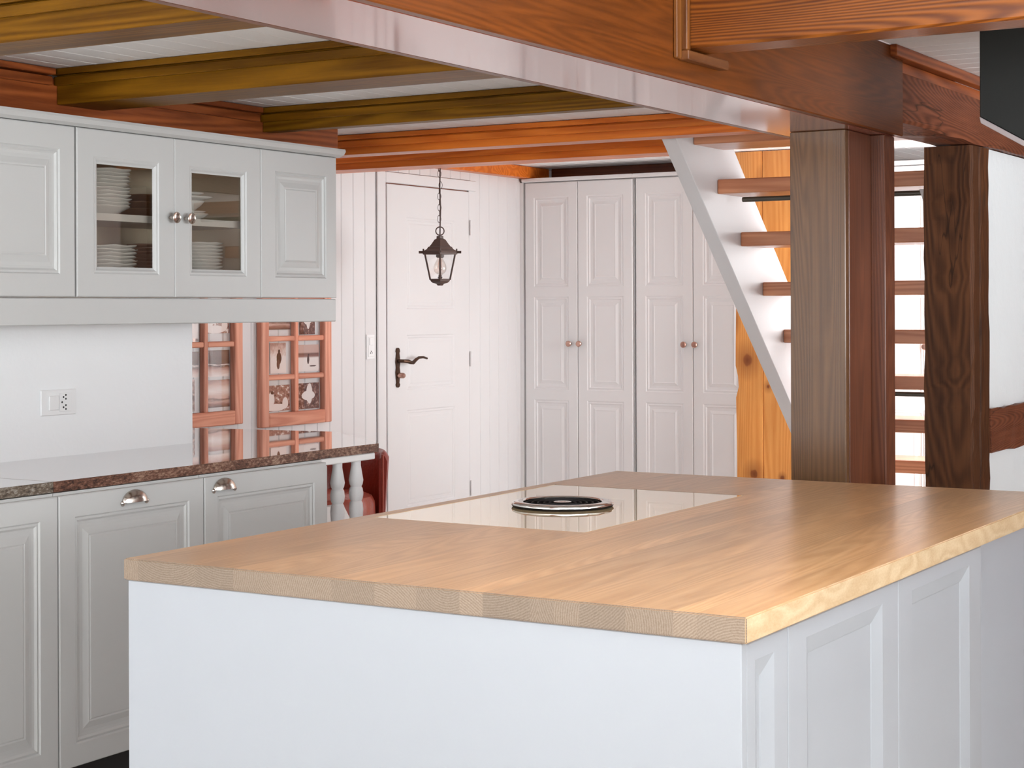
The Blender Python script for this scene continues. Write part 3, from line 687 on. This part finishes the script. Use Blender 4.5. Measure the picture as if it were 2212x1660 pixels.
base_cab(2.776, 3.376, 'light grey base cabinet with a plain panelled door and no handle in view', 0)
base_cab(3.376, 3.962, 'light grey base cabinet with a cup handle at the middle of its door top', 1)
base_cab(3.962, 4.562, 'light grey base cabinet with a cup handle near the door edge beside the balusters', 2)
wt = thing('stone_worktop', (-3.8, 4.0, .89), 'polished granite worktop with brown edge on the base cabinets ending in a rounded bar', 'worktop')
bm = bmesh.new(); prism(bm, [(-4.048, 2.0), (-3.472, 2.0), (-3.472, 3.379), (-4.048, 3.379)], 'Z', .8905, .92, .0015); stone_slab(bm, 'granite_grey', 'granite_grey_e', wt)
pts = [(-4.048, 3.380), (-3.472, 3.380), (-3.472, 4.884)]
pts.append((-3.64, 5.036))
pts += [(-3.95, 5.262), (-4.56, 5.17), (-4.62, 5.14), (-4.62, 4.60), (-4.048, 4.60)]
bm = bmesh.new(); prism(bm, pts, 'Z', .8905, .92, .0008); stone_slab(bm, 'granite', 'granite_e', wt)
# balustrade under the end of the bar
bl = thing('balustrade', (-3.5, 4.72, 0), 'small white railing of turned balusters under the end of the stone bar', 'railing')
mbox('top_rail', (-3.535, -3.478, 4.568, 4.872, .8665, .8895), M['shelf'], bl, .003)
mbox('end_post', (-3.535, -3.478, 4.568, 4.602, 0, .866), M['cab'], bl, .003)
BP = [(.019, 0), (.019, .10), (.026, .16), (.024, .30), (.0175, .40), (.014, .50), (.016, .58), (.021, .65), (.0245, .70), (.0225, .722), (.0185, .730), (.0225, .738), (.0250, .755), (.0225, .772), (.0185, .779), (.0225, .787), (.0250, .80), (.020, .83), (.0165, .85), (.0165, .866)]
bm = bmesh.new(); lathe(bm, [(0, 0)] + BP + [(0, .866)], 24); lathe_me = finish('baluster', bm, M['wallwhite'], bl, True)
lathe_me.location = Vector((-3.505, 4.692, 0)) - T(bl)
copy_to(lathe_me, Vector((-3.505, 4.797, 0)) - T(bl), bl)
bm = bmesh.new(); prism(bm, [(4.60, 0), (5.20, 0), (5.20, .60), (5.15, .665), (4.60, .672)], 'X', -3.85, -3.82, .002); finish('side_panel', bm, M['shelf'], bl)

# ------------------------------------------------------------------ wall cabinets
XU = -3.70; UB, UT = 1.42, 1.915
def knob(y, z, parent):
    bm = bmesh.new(); lathe(bm, [(.006, 0), (.006, .012), (.0055, .016), (.012, .019), (.0175, .026), (.0178, .029), (.0165, .030), (.011, .0275), (0, .0265)], 24, axes((XU + .0005, y, z), (0, 1, 0), (0, 0, 1), (1, 0, 0)))
    return finish('knob', bm, M['steel'], parent, True)
def wall_cab(y0, y1, label):
    c = thing('wall_cabinet', (-3.87, (y0 + y1) / 2, UB), label, 'cabinet', 'grey wall cabinets'); return c
def udoor(c, y0, y1, op, prof, through=False):
    bm = bmesh.new(); panel_door(bm, y1 - y0, UT - UB, .02, [op], prof, axes((XU - .02, y0, UB), (0, 1, 0), (0, 0, 1), (1, 0, 0)), through)
    return finish('door', bm, M['cab'], c)
c1 = wall_cab(3.19, 3.691, 'light grey wall cabinet with a solid panelled door left of the glazed pair')
mbox('carcass', (-4.048, XU - .021, 3.19, 3.690, UB + .001, UT), M['cab'], c1)
udoor(c1, 3.19, 3.690, (.06, .065, .44, .427), RAISED)
c0 = wall_cab(2.62, 3.187, 'light grey wall cabinet with a solid panelled door at the end farthest from the hall')
mbox('carcass', (-4.048, XU - .021, 2.62, 3.187, UB + .001, UT), M['cab'], c0)
udoor(c0, 2.62, 3.187, (.07, .068, .497, .426), RAISED)
c3 = wall_cab(4.537, 4.955, 'light grey wall cabinet with a solid panelled door at the end of the row')
mbox('carcass', (-4.048, XU - .021, 4.537, 4.954, UB + .001, UT), M['cab'], c3)
udoor(c3, 4.537, 4.954, (.074, .068, .357, .426), RAISED)
c2 = wall_cab(3.697, 4.535, 'light grey wall cabinet with a pair of glazed doors showing stacked plates')
for nm, b, mt in (('back', (-4.048, -4.038, 3.697, 4.535, UB + .001, UT), 'interior'), ('side', (-4.0375, XU - .021, 3.697, 3.712, UB + .001, UT), 'interior'),
                  ('side', (-4.0375, XU - .021, 4.520, 4.535, UB + .001, UT), 'interior'), ('bottom', (-4.0375, XU - .021, 3.7125, 4.5195, UB + .001, UB + .017), 'interior'),
                  ('top', (-4.0375, XU - .021, 3.7125, 4.5195, UT - .016, UT), 'interior'), ('shelf', (-4.0375, -3.745, 3.7125, 4.5195, 1.650, 1.672), 'shelf')):
    mbox(nm, b, M[mt], c2)
GP = [(0, 0), (.005, .003), (.010, .002), (.016, .007), (.021, .009)]
for (a, b, o0, o1, ky) in ((3.697, 4.1145, .068, .070, 4.093), (4.1155, 4.535, .068, .072, 4.162)):
    d = udoor(c2, a, b, (o0, .068, b - a - o1, .415), GP, True)
    mbox('glass_pane', (XU - .014, XU - .011, a + o0 + .004, b - o1 - .004, UB + .071, UB + .411), M['glass'], d)
    knob(ky, 1.667, d)
bm = bmesh.new()
prism(bm, [(-3.735, 1.9165), (-3.698, 1.9165), (-3.680, 1.924), (-3.672, 1.936), (-3.674, 1.944), (-3.735, 1.944)], 'Y', 2.6, 4.972, .0)
t = finish('cornice', bm, M['cab']); tag(t, 'pale moulded cornice running along the top of the wall cabinets', 'cornice')
t = mbox('light_pelmet', (XU - .030, XU - .003, 2.6, 4.954, 1.337, 1.4165), M['cab'], None, .003); tag(t, 'plain grey pelmet board under the wall cabinets', 'pelmet')

# crockery
def plate_mesh(name, r, mat, deep=0.0):
    bm = bmesh.new(); h = .018 + deep
    lathe(bm, [(0, 0), (.55 * r, 0), (.62 * r, .004), (.97 * r, h - .003), (r, h), (.985 * r, h + .0015), (.6 * r, .0075), (.5 * r, .0035), (0, .0035)], 32, None, .035)
    bmesh.ops.recalc_face_normals(bm, faces=bm.faces[:])
    me = bpy.data.meshes.new(name); bm.to_mesh(me); bm.free(); me.materials.append(mat)
    for p in me.polygons: p.use_smooth = True
    return me
ORD = ['topmost', 'second', 'third', 'fourth', 'fifth', 'sixth', 'seventh', 'eighth', 'ninth', 'tenth', 'eleventh', 'twelfth', 'thirteenth', 'fourteenth']
def stack(name, me, x, y, z, n, dz, what, where, group, cat='plate'):
    for k in range(n):
        o = bpy.data.objects.new(name, me); COL.objects.link(o); q = n - 1 - k
        o.location = (x + random.uniform(-.0015, .0015), y + random.uniform(-.0015, .0015), z + k * dz); o.rotation_euler = (0, 0, random.uniform(0, 6))
        tag(o, ('topmost %s in the %s' if q == 0 else ORD[q] + ' from top, %s in the %s') % (what, where), cat, group)
ZB, ZS = UB + .0175, 1.6725
stack('dinner_plate', plate_mesh('dinner_plate', .125, M['porcelain']), -3.885, 3.965, ZB, 12, .0112, 'white scalloped plate', 'lower stack behind the left glass door', 'big white plates on the cabinet floor')
stack('soup_plate', plate_mesh('soup_plate', .115, M['porcelain'], .01), -3.885, 3.95, ZS, 11, .0112, 'white deep plate', 'shelf stack behind the left glass door', 'white plates on the cabinet shelf')
stack('side_plate', plate_mesh('side_plate', .088, M['pinkware']), -3.885, 4.226, ZB, 13, .0112, 'rose-brown plate', 'lower stack between the two glass doors', 'brown plates on the cabinet floor')
stack('dessert_plate', plate_mesh('dessert_plate', .092, M['porcelain']), -3.885, 4.42, ZB, 14, .0112, 'small white plate', 'lower stack behind the right glass door', 'small white plates on the cabinet floor')
stack('platter', plate_mesh('platter', .09, M['brownware'], .012), -3.91, 4.185, ZS, 3, .022, 'dark brown dish', 'shelf pile between the two glass doors', 'dark brown dishes on the cabinet shelf')
def bowl_mesh(name, r, h):
    bm = bmesh.new(); lathe(bm, [(0, 0), (.4 * r, 0), (.45 * r, .003), (.8 * r, h * .55), (r, h), (.97 * r, h + .001), (.76 * r, h * .6), (.4 * r, .008), (0, .006)], 32)
    bmesh.ops.recalc_face_normals(bm, faces=bm.faces[:]); me = bpy.data.meshes.new(name); bm.to_mesh(me); bm.free(); me.materials.append(M['porcelain'])
    for p in me.polygons: p.use_smooth = True
    return me
z = ZS
for nm, r, h, lab in (('bowl', .075, .024, 'white shallow bowl at the bottom of the mixed pile behind the right glass door'), ('saucer', .066, .014, 'white saucer low in the mixed pile behind the right glass door'),
                      ('deep_bowl', .062, .034, 'white deeper bowl in the middle of the mixed pile behind the right glass door'), ('wide_plate', .088, .014, 'white wide plate on the mixed pile behind the right glass door'),
                      ('small_dish', .06, .013, 'white small dish on top of the mixed pile behind the right glass door')):
    o = bpy.data.objects.new(nm, bowl_mesh(nm, r, h)); COL.objects.link(o); o.location = (-3.885, 4.375, z); z += h * (0.95 if nm != 'bowl' else .7) + .001
    tag(o, lab, 'bowl' if 'bowl' in nm else 'dish')

# ------------------------------------------------------------------ sockets
def socket(name, y0, y1, z0, z1, X, label, horiz):
    s = thing(name, (X, (y0 + y1) / 2, z0), label, 'socket')
    mbox('cover_frame', (X + .0005, X + .006, y0, y1, z0, z1), M['plastic'], s, .003)
    cy, cz = (y0 + y1) / 2, (z0 + z1) / 2
    if horiz:
        w = y1 - y0; mbox('rocker_switch', (X + .0062, X + .012, y0 + .03, cy - .004, cz - .024, cz + .022), M['plastic'], s, .002)
        fc = mbox('socket_face', (X + .0062, X + .008, cy + .002, y1 - .022, cz - .03, cz + .03), M['plastic'], s, .001)
        hs = [(cy + .018, cz + .016), (cy + .028, cz + .022), (cy + .028, cz + .010), (cy + .018, cz - .016), (cy + .028, cz - .022), (cy + .028, cz - .010), (cy + .012, cz)]
    else:
        fc = mbox('socket_face', (X + .0062, X + .008, y0 + .012, y1 - .012, z0 + .012, z1 - .012), M['plastic'], s, .001)
        hs = [(cy, cz - .022), (cy - .007, cz - .030), (cy + .007, cz - .030)]
        mbox('rocker_switch', (X + .0082, X + .011, cy - .014, cy + .014, cz + .008, cz + .044), M['plastic'], s, .001)
    for (a, b) in hs:
        bm = bmesh.new(); lathe(bm, [(0, .0002), (.0032, .0002), (.0032, .0006), (0, .0006)], 10, axes((X + .008, a, b), (0, 1, 0), (0, 0, 1), (1, 0, 0))); finish('contact_hole', bm, M['hole'], fc)
socket('wall_socket', 3.884, 4.035, 1.050, 1.132, XL, 'white light switch and socket plate on the plaster wall above the stone worktop', True)
socket('wall_socket', 6.928, 6.996, 1.132, 1.254, XH, 'white upright switch and socket plate on the panelling beside the hall door', False)

# ------------------------------------------------------------------ old window sashes with photographs
XS = XH + .0005
def sash(y0, y1, z0, z1, vm, hms, label):
    s = thing('photo_window', (XS, (y0 + y1) / 2, z0), label, 'picture frame', 'old window sashes with photographs')
    def bar(nm, a, b, c, d, mt, t=.034):
        mbox(nm, (XS, XS + t, a, b, c, d), M[mt], s, .004)
    sw, rw = .052, .062
    bar('stile', y0, y0 + sw, z0, z1, 'sashZ'); bar('stile', y1 - sw, y1, z0, z1, 'sashZ')
    bar('rail', y0 + sw, y1 - sw, z0, z0 + rw, 'sashY'); bar('rail', y0 + sw, y1 - sw, z1 - sw, z1, 'sashY')
    bar('muntin', vm - .013, vm + .013, z0 + rw, z1 - sw, 'sashZ', .03)
    for h in hms:
        bar('muntin', y0 + sw, vm - .0132, h - .012, h + .012, 'sashY', .028); bar('muntin', vm + .0132, y1 - sw, h - .012, h + .012, 'sashY', .028)
    mbox('glass_sheet', (XS + .010, XS + .012, y0 + sw, vm - .0132, z0 + rw, z1 - sw), M['clear'], s)
    mbox('glass_sheet', (XS + .010, XS + .012, vm + .0132, y1 - sw, z0 + rw, z1 - sw), M['clear'], s)
    return s
def photo(s, y0, y1, z0, z1, kind, seed):
    mbox('photo_print', (XS + .004, XS + .0055, y0, y1, z0, z1), photo_mat(kind, seed), s)
s1 = sash(5.44, 5.962, .876, 1.70, 5.724, [1.229, 1.48], 'wooden sash of tall panes with landscape photographs, half behind the end of the plaster wall')
for a in ((5.742, 5.903, 1.088, 1.203, 'land', 2), (5.742, 5.903, .955, 1.074, 'land', 1), (5.742, 5.903, 1.276, 1.40, 'group', 3), (5.53, 5.700, 1.09, 1.20, 'land', 4), (5.55, 5.675, .945, 1.082, 'blossom', 5), (5.53, 5.70, 1.255, 1.42, 'figure', 6)):
    photo(s1, *a)
s2 = sash(6.092, 6.608, .848, 1.70, 6.349, [1.071, 1.246, 1.44], 'wooden sash of small panes with people photographs, beside the boards next to the hall door')
for a in ((6.185, 6.297, 1.088, 1.226, 'figure', 7), (6.381, 6.543, 1.090, 1.214, 'runner', 8), (6.155, 6.325, .917, 1.034, 'group', 9), (6.381, 6.543, .916, 1.036, 'blossom', 10), (6.162, 6.33, 1.287, 1.40, 'land', 11), (6.402, 6.514, 1.262, 1.40, 'blossom', 12)):
    photo(s2, *a)

# ------------------------------------------------------------------ wardrobes
YW = 8.4
WP = [(0, 0), (.006, .004), (.014, .002), (.02, .007), (.034, .008), (.05, .002), (.055, .0035)]
def wardrobe(x0, x1, label):
    w = thing('wardrobe', ((x0 + x1) / 2, 8.65, 0), label, 'wardrobe', 'white panelled wardrobes in the hall')
    mbox('carcass', (x0, x1, YW + .022, 8.60, .06, 2.082), M['wardrobe'], w)
    mbox('plinth', (x0, x1, YW + .05, 8.60, 0, .0595), M['wardrobe'], w)
    mbox('top_board', (x0 - .006, x1, YW - .012, 8.60, 2.0825, 2.104), M['wardrobe'], w, .004)
    if x0 < -4.9: mbox('filler_strip', (-4.9995, x0 - .0005, YW + .004, 8.60, 0, 2.082), M['wardrobe'], w)
    xm = (x0 + x1) / 2 + .002
    for (a, b, kx) in ((x0 + .012, xm - .0015, xm - .046), (xm + .0015, x1 - .004, xm + .018)):
        bm = bmesh.new(); wd_ = b - a
        panel_door(bm, wd_, 2.012, .021, [(.055, .10, wd_ - .056, .805), (.055, .862, wd_ - .056, 1.378), (.055, 1.432, wd_ - .056, 1.932)], WP, axes((b, YW + .0215, .065), (-1, 0, 0), (0, 0, 1), (0, -1, 0)))
        d = finish('door', bm, M['wardrobe'], w)
        bm = bmesh.new(); lathe(bm, [(.007, 0), (.007, .014), (.015, .02), (.017, .026), (.013, .031), (0, .032)], 18, axes((kx, YW - .0002, 1.183), (1, 0, 0), (0, 0, 1), (0, -1, 0)))
        finish('knob', bm, M['copper'], d, True)
wardrobe(-4.976, -4.288, 'white two-door panelled wardrobe in the corner next to the hall door')
wardrobe(-4.282, -3.590, 'white two-door panelled wardrobe partly behind the staircase stringer and the pine boards')
wardrobe(-2.98, -2.28, 'white panelled wardrobe seen through the open treads between the two posts')

# pine boards under the stairs
pn = thing('pine_partition', (-3.3, 8.2, 0), 'knotty orange pine board partition standing behind the staircase', 'partition')
L = []
for k in range(41):
    z = 2.168 * k / 40; e = -3.592 + .004 * math.sin(z * 5) + .026 * math.exp(-((z - 1.0) / .035) ** 2) + .006 * math.exp(-((z - .75) / .3) ** 2)
    L.append((e, z))
bm = bmesh.new(); prism(bm, L + [(-3.447, 2.168), (-3.447, 0)], 'Y', 8.18, 8.22); finish('pine_board', bm, M['pineZ'], pn)
mbox('pine_board', (-3.445, -3.20, 8.183, 8.22, 0, 2.168), M['pineZ'], pn, .002)
mbox('pine_board', (-3.198, -2.99, 8.183, 8.22, 0, 2.168), M['pineZ'], pn, .002)

# ------------------------------------------------------------------ staircase
st = thing('staircase', (-2.4, 7.0, 0), 'open staircase with white stringers and reddish wooden treads behind the posts', 'staircase')
sl = 0.932
def yl(z): return 5.837 + (2.013 - z) / sl
for (a, b) in ((-2.862, -2.802), (-1.955, -1.905)):
    zt = 2.068 if a < -2 else 1.80
    bm = bmesh.new(); prism(bm, [(yl(zt), zt), (yl(zt) + .526, zt), (8.36, 2.013 - (8.36 - .526 - 5.837) * sl), (8.36, 0), (yl(0), 0)], 'X', a, b, .002); finish('stringer', bm, M['wallwhite'], st)
for k in range(-1, 9):
    zt = 1.878 - .197 * k; y0 = 6.207 + .222 * k
    if k == -1: zt, y0 = 2.052, 5.99
    mbox('tread', (-2.8015, -1.9555, y0, y0 + .275, zt - .056, zt), M['treadX'], st, .004)
for k in (0, 4):
    zt = 1.878 - .197 * k; y0 = 6.207 + .222 * k
    bm = bmesh.new(); tube(bm, [(-2.72, y0 + .06, zt - .078), (-1.956, y0 + .06, zt - .078)], .010, 10); finish('rod', bm, M['rod'], st, True)

# ------------------------------------------------------------------ lantern
lx, ly = -4.513, 6.85
ln = thing('pendant_lantern', (lx, ly, 1.49), 'bronze four-sided glazed lantern hanging on a chain in front of the white door', 'lamp')
A0 = math.radians(33.4) + PI / 4
def sq(r, z, rot=A0): return [(lx + r * math.cos(rot + PI / 4 + k * PI / 2), ly + r * math.sin(rot + PI / 4 + k * PI / 2), z) for k in range(4)]
def loft4(bm, prof):
    rings = [[bm.verts.new(p) for p in sq(r, z)] for r, z in prof]
    for A, B in zip(rings, rings[1:]):
        for k in range(4): bm.faces.new((A[k], A[(k + 1) % 4], B[(k + 1) % 4], B[k]))
    bm.faces.new(rings[0]); bm.faces.new(rings[-1])
bm = bmesh.new(); loft4(bm, [(.080, 1.634), (.083, 1.642), (.080, 1.650), (.062, 1.660), (.056, 1.670), (.050, 1.672), (.040, 1.684), (.026, 1.704), (.016, 1.710), (.016, 1.720), (.011, 1.722)]); finish('roof', bm, M['bronze'], ln)
for p in sq(.078, 1.645):
    d = (Vector(p) - Vector((lx, ly, 1.645))).normalized()
    bm = bmesh.new(); tube(bm, [Vector(p), Vector(p) + d * .022], [.006, .006], 8); tube(bm, [Vector(p) + Vector((0, 0, .002)), Vector(p) + Vector((0, 0, .016))], [.004, .004], 8); finish('corner_finial', bm, M['bronze'], ln)
bm = bmesh.new(); loft4(bm, [(.012, 1.488), (.018, 1.496), (.034, 1.500), (.044, 1.508), (.048, 1.518), (.044, 1.520)]); finish('base', bm, M['bronze'], ln)
for p, q in zip(sq(.046, 1.515), sq(.072, 1.640)):
    bm = bmesh.new(); tube(bm, [p, q], .0042, 6); finish('corner_bar', bm, M['bronze'], ln)
pa, pb = sq(.0445, 1.521), sq(.070, 1.633)
for k in range(4):
    bm = bmesh.new(); c = Vector((lx, ly, 1.575))
    f = [Vector(pa[k]), Vector(pa[(k + 1) % 4]), Vector(pb[(k + 1) % 4]), Vector(pb[k])]; nrm = (f[1] - f[0]).cross(f[2] - f[0]).normalized() * .001
    A = [bm.verts.new(v - nrm) for v in f]; B = [bm.verts.new(v + nrm) for v in f]
    bm.faces.new(A); bm.faces.new(B[::-1])
    for i in range(4): bm.faces.new((A[i], A[(i + 1) % 4], B[(i + 1) % 4], B[i]))
    finish('glass_pane', bm, M['clear'], ln)
Z3 = axes((lx, ly, 0), (1, 0, 0), (0, 1, 0), (0, 0, 1))
bm = bmesh.new(); lathe(bm, [(0, 1.538), (.012, 1.540), (.026, 1.552), (.0305, 1.568), (.028, 1.584), (.020, 1.602), (.013, 1.614), (.0125, 1.618)], 24, Z3); finish('bulb', bm, M['bulbglass'], ln, True)
bm = bmesh.new(); tube(bm, [(lx - .006, ly, 1.612), (lx - .01, ly, 1.575), (lx - .004, ly, 1.56), (lx + .004, ly, 1.575), (lx + .008, ly, 1.56), (lx + .006, ly, 1.612)], .0014, 6); finish('filament', bm, M['copper'], ln)
bm = bmesh.new(); lathe(bm, [(0, 1.6335), (.019, 1.6335), (.019, 1.622), (.0135, 1.6185), (0, 1.6185)], 20, Z3); finish('lamp_holder', bm, M['bronze'], ln)
bm = bmesh.new(); lathe(bm, [(0, 1.519), (.008, 1.521), (.012, 1.527), (.007, 1.532), (.009, 1.536), (0, 1.540)], 12, Z3); finish('base_nut', bm, M['bronze'], ln)
va = math.radians(33.4)
def facing(z, yaw): return Matrix.Translation((lx, ly, z)) @ Matrix.Rotation(yaw, 4, 'Z') @ Matrix.Rotation(PI / 2, 4, 'X')
bm = bmesh.new(); torus(bm, .0195, .0027, facing(1.7445, va), 24, 8); finish('hanging_ring', bm, M['bronze'], ln, True)
bm = bmesh.new(); z = 1.775; k = 0; rnd = random.Random(2)
while z < 2.16:
    L4 = facing(z, va + (0.35 if k % 2 else 1.25) + rnd.uniform(-.25, .25)); L4 = L4 @ Matrix.Translation((rnd.uniform(-.004, .004), 0, 0))
    torus(bm, .0165, .0018, L4, 14, 6, 0.55); z += .0265; k += 1
finish('chain', bm, M['bronze'], ln, True)
bm = bmesh.new(); tube(bm, [(lx, ly, 1.722), (lx + .001, ly, 1.76), (lx + .004, ly, 1.85), (lx, ly, 1.95), (lx + .003, ly, 2.05), (lx, ly, 2.165)], .0034, 8); finish('cable', bm, M['bronze'], ln, True)
bm = bmesh.new(); lathe(bm, [(.004, 2.15), (.03, 2.158), (.035, 2.1715), (0, 2.1715)], 20, Z3); finish('ceiling_cup', bm, M['bronze'], ln, True)

# ------------------------------------------------------------------ red tub chair
cx_, cy_ = -4.685, 6.20
ch = thing('tub_chair', (cx_, cy_, 0), 'red leather tub chair seen behind the white balusters', 'chair')
ang = math.radians(34); bm = bmesh.new(); rows = []; NN = 36
for i in range(NN + 1):
    a = math.radians(-8 + 196 * i / NN) + ang     # open towards -Y
    t = i / NN; edge = min(t, 1 - t) * NN
    ri, ro = .222, .272
    zt = .752 - (.018 if edge < 1 else .004 if edge < 2 else 0)
    sec = [(ri, .30), (ri + .004, zt - .03), (ri + .018, zt - .006), (ri + .028, zt), (ro - .014, zt - .007), (ro, zt - .03), (ro - .02, .40), (ro - .045, .14), (ri + .005, .14)]
    if edge < 1: mid = .247; sec = [(mid + (r - mid) * .8, z) for r, z in sec]
    rows.append([bm.verts.new((cx_ + r * math.cos(a), cy_ + r * math.sin(a), z)) for r, z in sec])
for A, B in zip(rows, rows[1:]):
    for k in range(9): bm.faces.new((A[k], A[(k + 1) % 9], B[(k + 1) % 9], B[k]))
bm.faces.new(rows[0]); bm.faces.new(rows[-1]); shell = finish('backrest_shell', bm, M['leather'], ch, True)
bm = bmesh.new(); lathe(bm, [(0, .30), (.19, .30), (.206, .33), (.213, .42), (.210, .53), (.196, .558), (.16, .572), (0, .582)], 36, axes((cx_ + .035, cy_ - .05, 0), (1, 0, 0), (0, 1, 0), (0, 0, 1)))
finish('seat_cushion', bm, M['leather_dark'], ch, True)
bm = bmesh.new(); lathe(bm, [(0, .14), (.2, .14), (.205, .16), (.205, .2995), (0, .2995)], 30, axes((cx_, cy_, 0), (1, 0, 0), (0, 1, 0), (0, 0, 1))); finish('seat_base', bm, M['leather'], ch, True)
for dx in (-.14, .14):
    for dy in (-.14, .14):
        bm = bmesh.new(); tube(bm, [(cx_ + dx, cy_ + dy, 0), (cx_ + dx, cy_ + dy, .1395)], [.014, .02], 10); finish('leg', bm, M['black'], ch)
for e in (0, NN):
    a = math.radians(-8 + 196 * e / NN) + ang; bm = bmesh.new()
    tube(bm, [(cx_ + .247 * math.cos(a), cy_ + .247 * math.sin(a), z) for z in (.2, .4, .6, .735)], .006, 8); finish('piping', bm, M['leather_dark'], shell, True)

# ------------------------------------------------------------------ black hood on the kitchen side
hd = thing('extractor_hood', (-1.0, 4.7, 1.7), 'black metal hood with an angled lower edge hanging below the ceiling beside the old beam', 'hood')
bm = bmesh.new()
prism(bm, [(-1.317, 1.886), (-1.317, 2.165), (-.75, 2.165), (-.75, 1.55)], 'Y', 4.60, 4.95, .002); finish('hood_body', bm, M['darkmetal'], hd)
bm = bmesh.new()
prism(bm, [(-1.317, 1.8855), (-.75, 1.5495), (-.75, 1.532), (-1.313, 1.868)], 'Y', 4.595, 4.955, .001); finish('lower_edge', bm, M['hoodedge'], hd)

# ------------------------------------------------------------------ unseen cabinet-shaped blockers, added to keep window light off the island
def blocker(x0, x1, y0, y1, h, label, along):
    c = thing('blocker', ((x0 + x1) / 2, (y0 + y1) / 2, 0), label, 'cabinet')
    mbox('carcass', (x0, x1, y0, y1, .08, h - .03), M['cab'], c)
    mbox('plinth', (x0 + .04, x1 - .04, y0 + .04, y1 - .04, 0, .0795), M['black'], c)
    mbox('worktop', (x0 - .02, x1 + .02, y0 - .02, y1 + .02, h - .0295, h), M['plaster'], c, .003)
    n = 6
    for k in range(n):
        if along == 'X': a = x0 + (x1 - x0) * k / n; mbox('door', (a + .003, a + (x1 - x0) / n - .003, y1 + .0005, y1 + .019, .085, h - .035), M['cab'], c, .002)
        else: a = y0 + (y1 - y0) * k / n; mbox('door', (x0 - .019, x0 - .0005, a + .003, a + (y1 - y0) / n - .003, .085, h - .035), M['cab'], c, .002)
blocker(-2.2, 1.2, -1.75, -1.15, 1.15, 'tall grey sideboard added to shade the island front', 'X')
blocker(1.3, 1.9, -0.6, 5.0, 1.15, 'tall grey sideboard added to shade the window side of the island', 'Y')

t = thing('fill_fixture', (-0.6, 1.9, 2.125), 'flat square white housing added for the overhead fill light by the island', 'lamp')  # unseen fixture added around the overhead fill light
mbox('fill_housing', (-1.45, 0.25, 1.05, 2.75, 2.135, 2.1695), M['plastic'], t, .004)
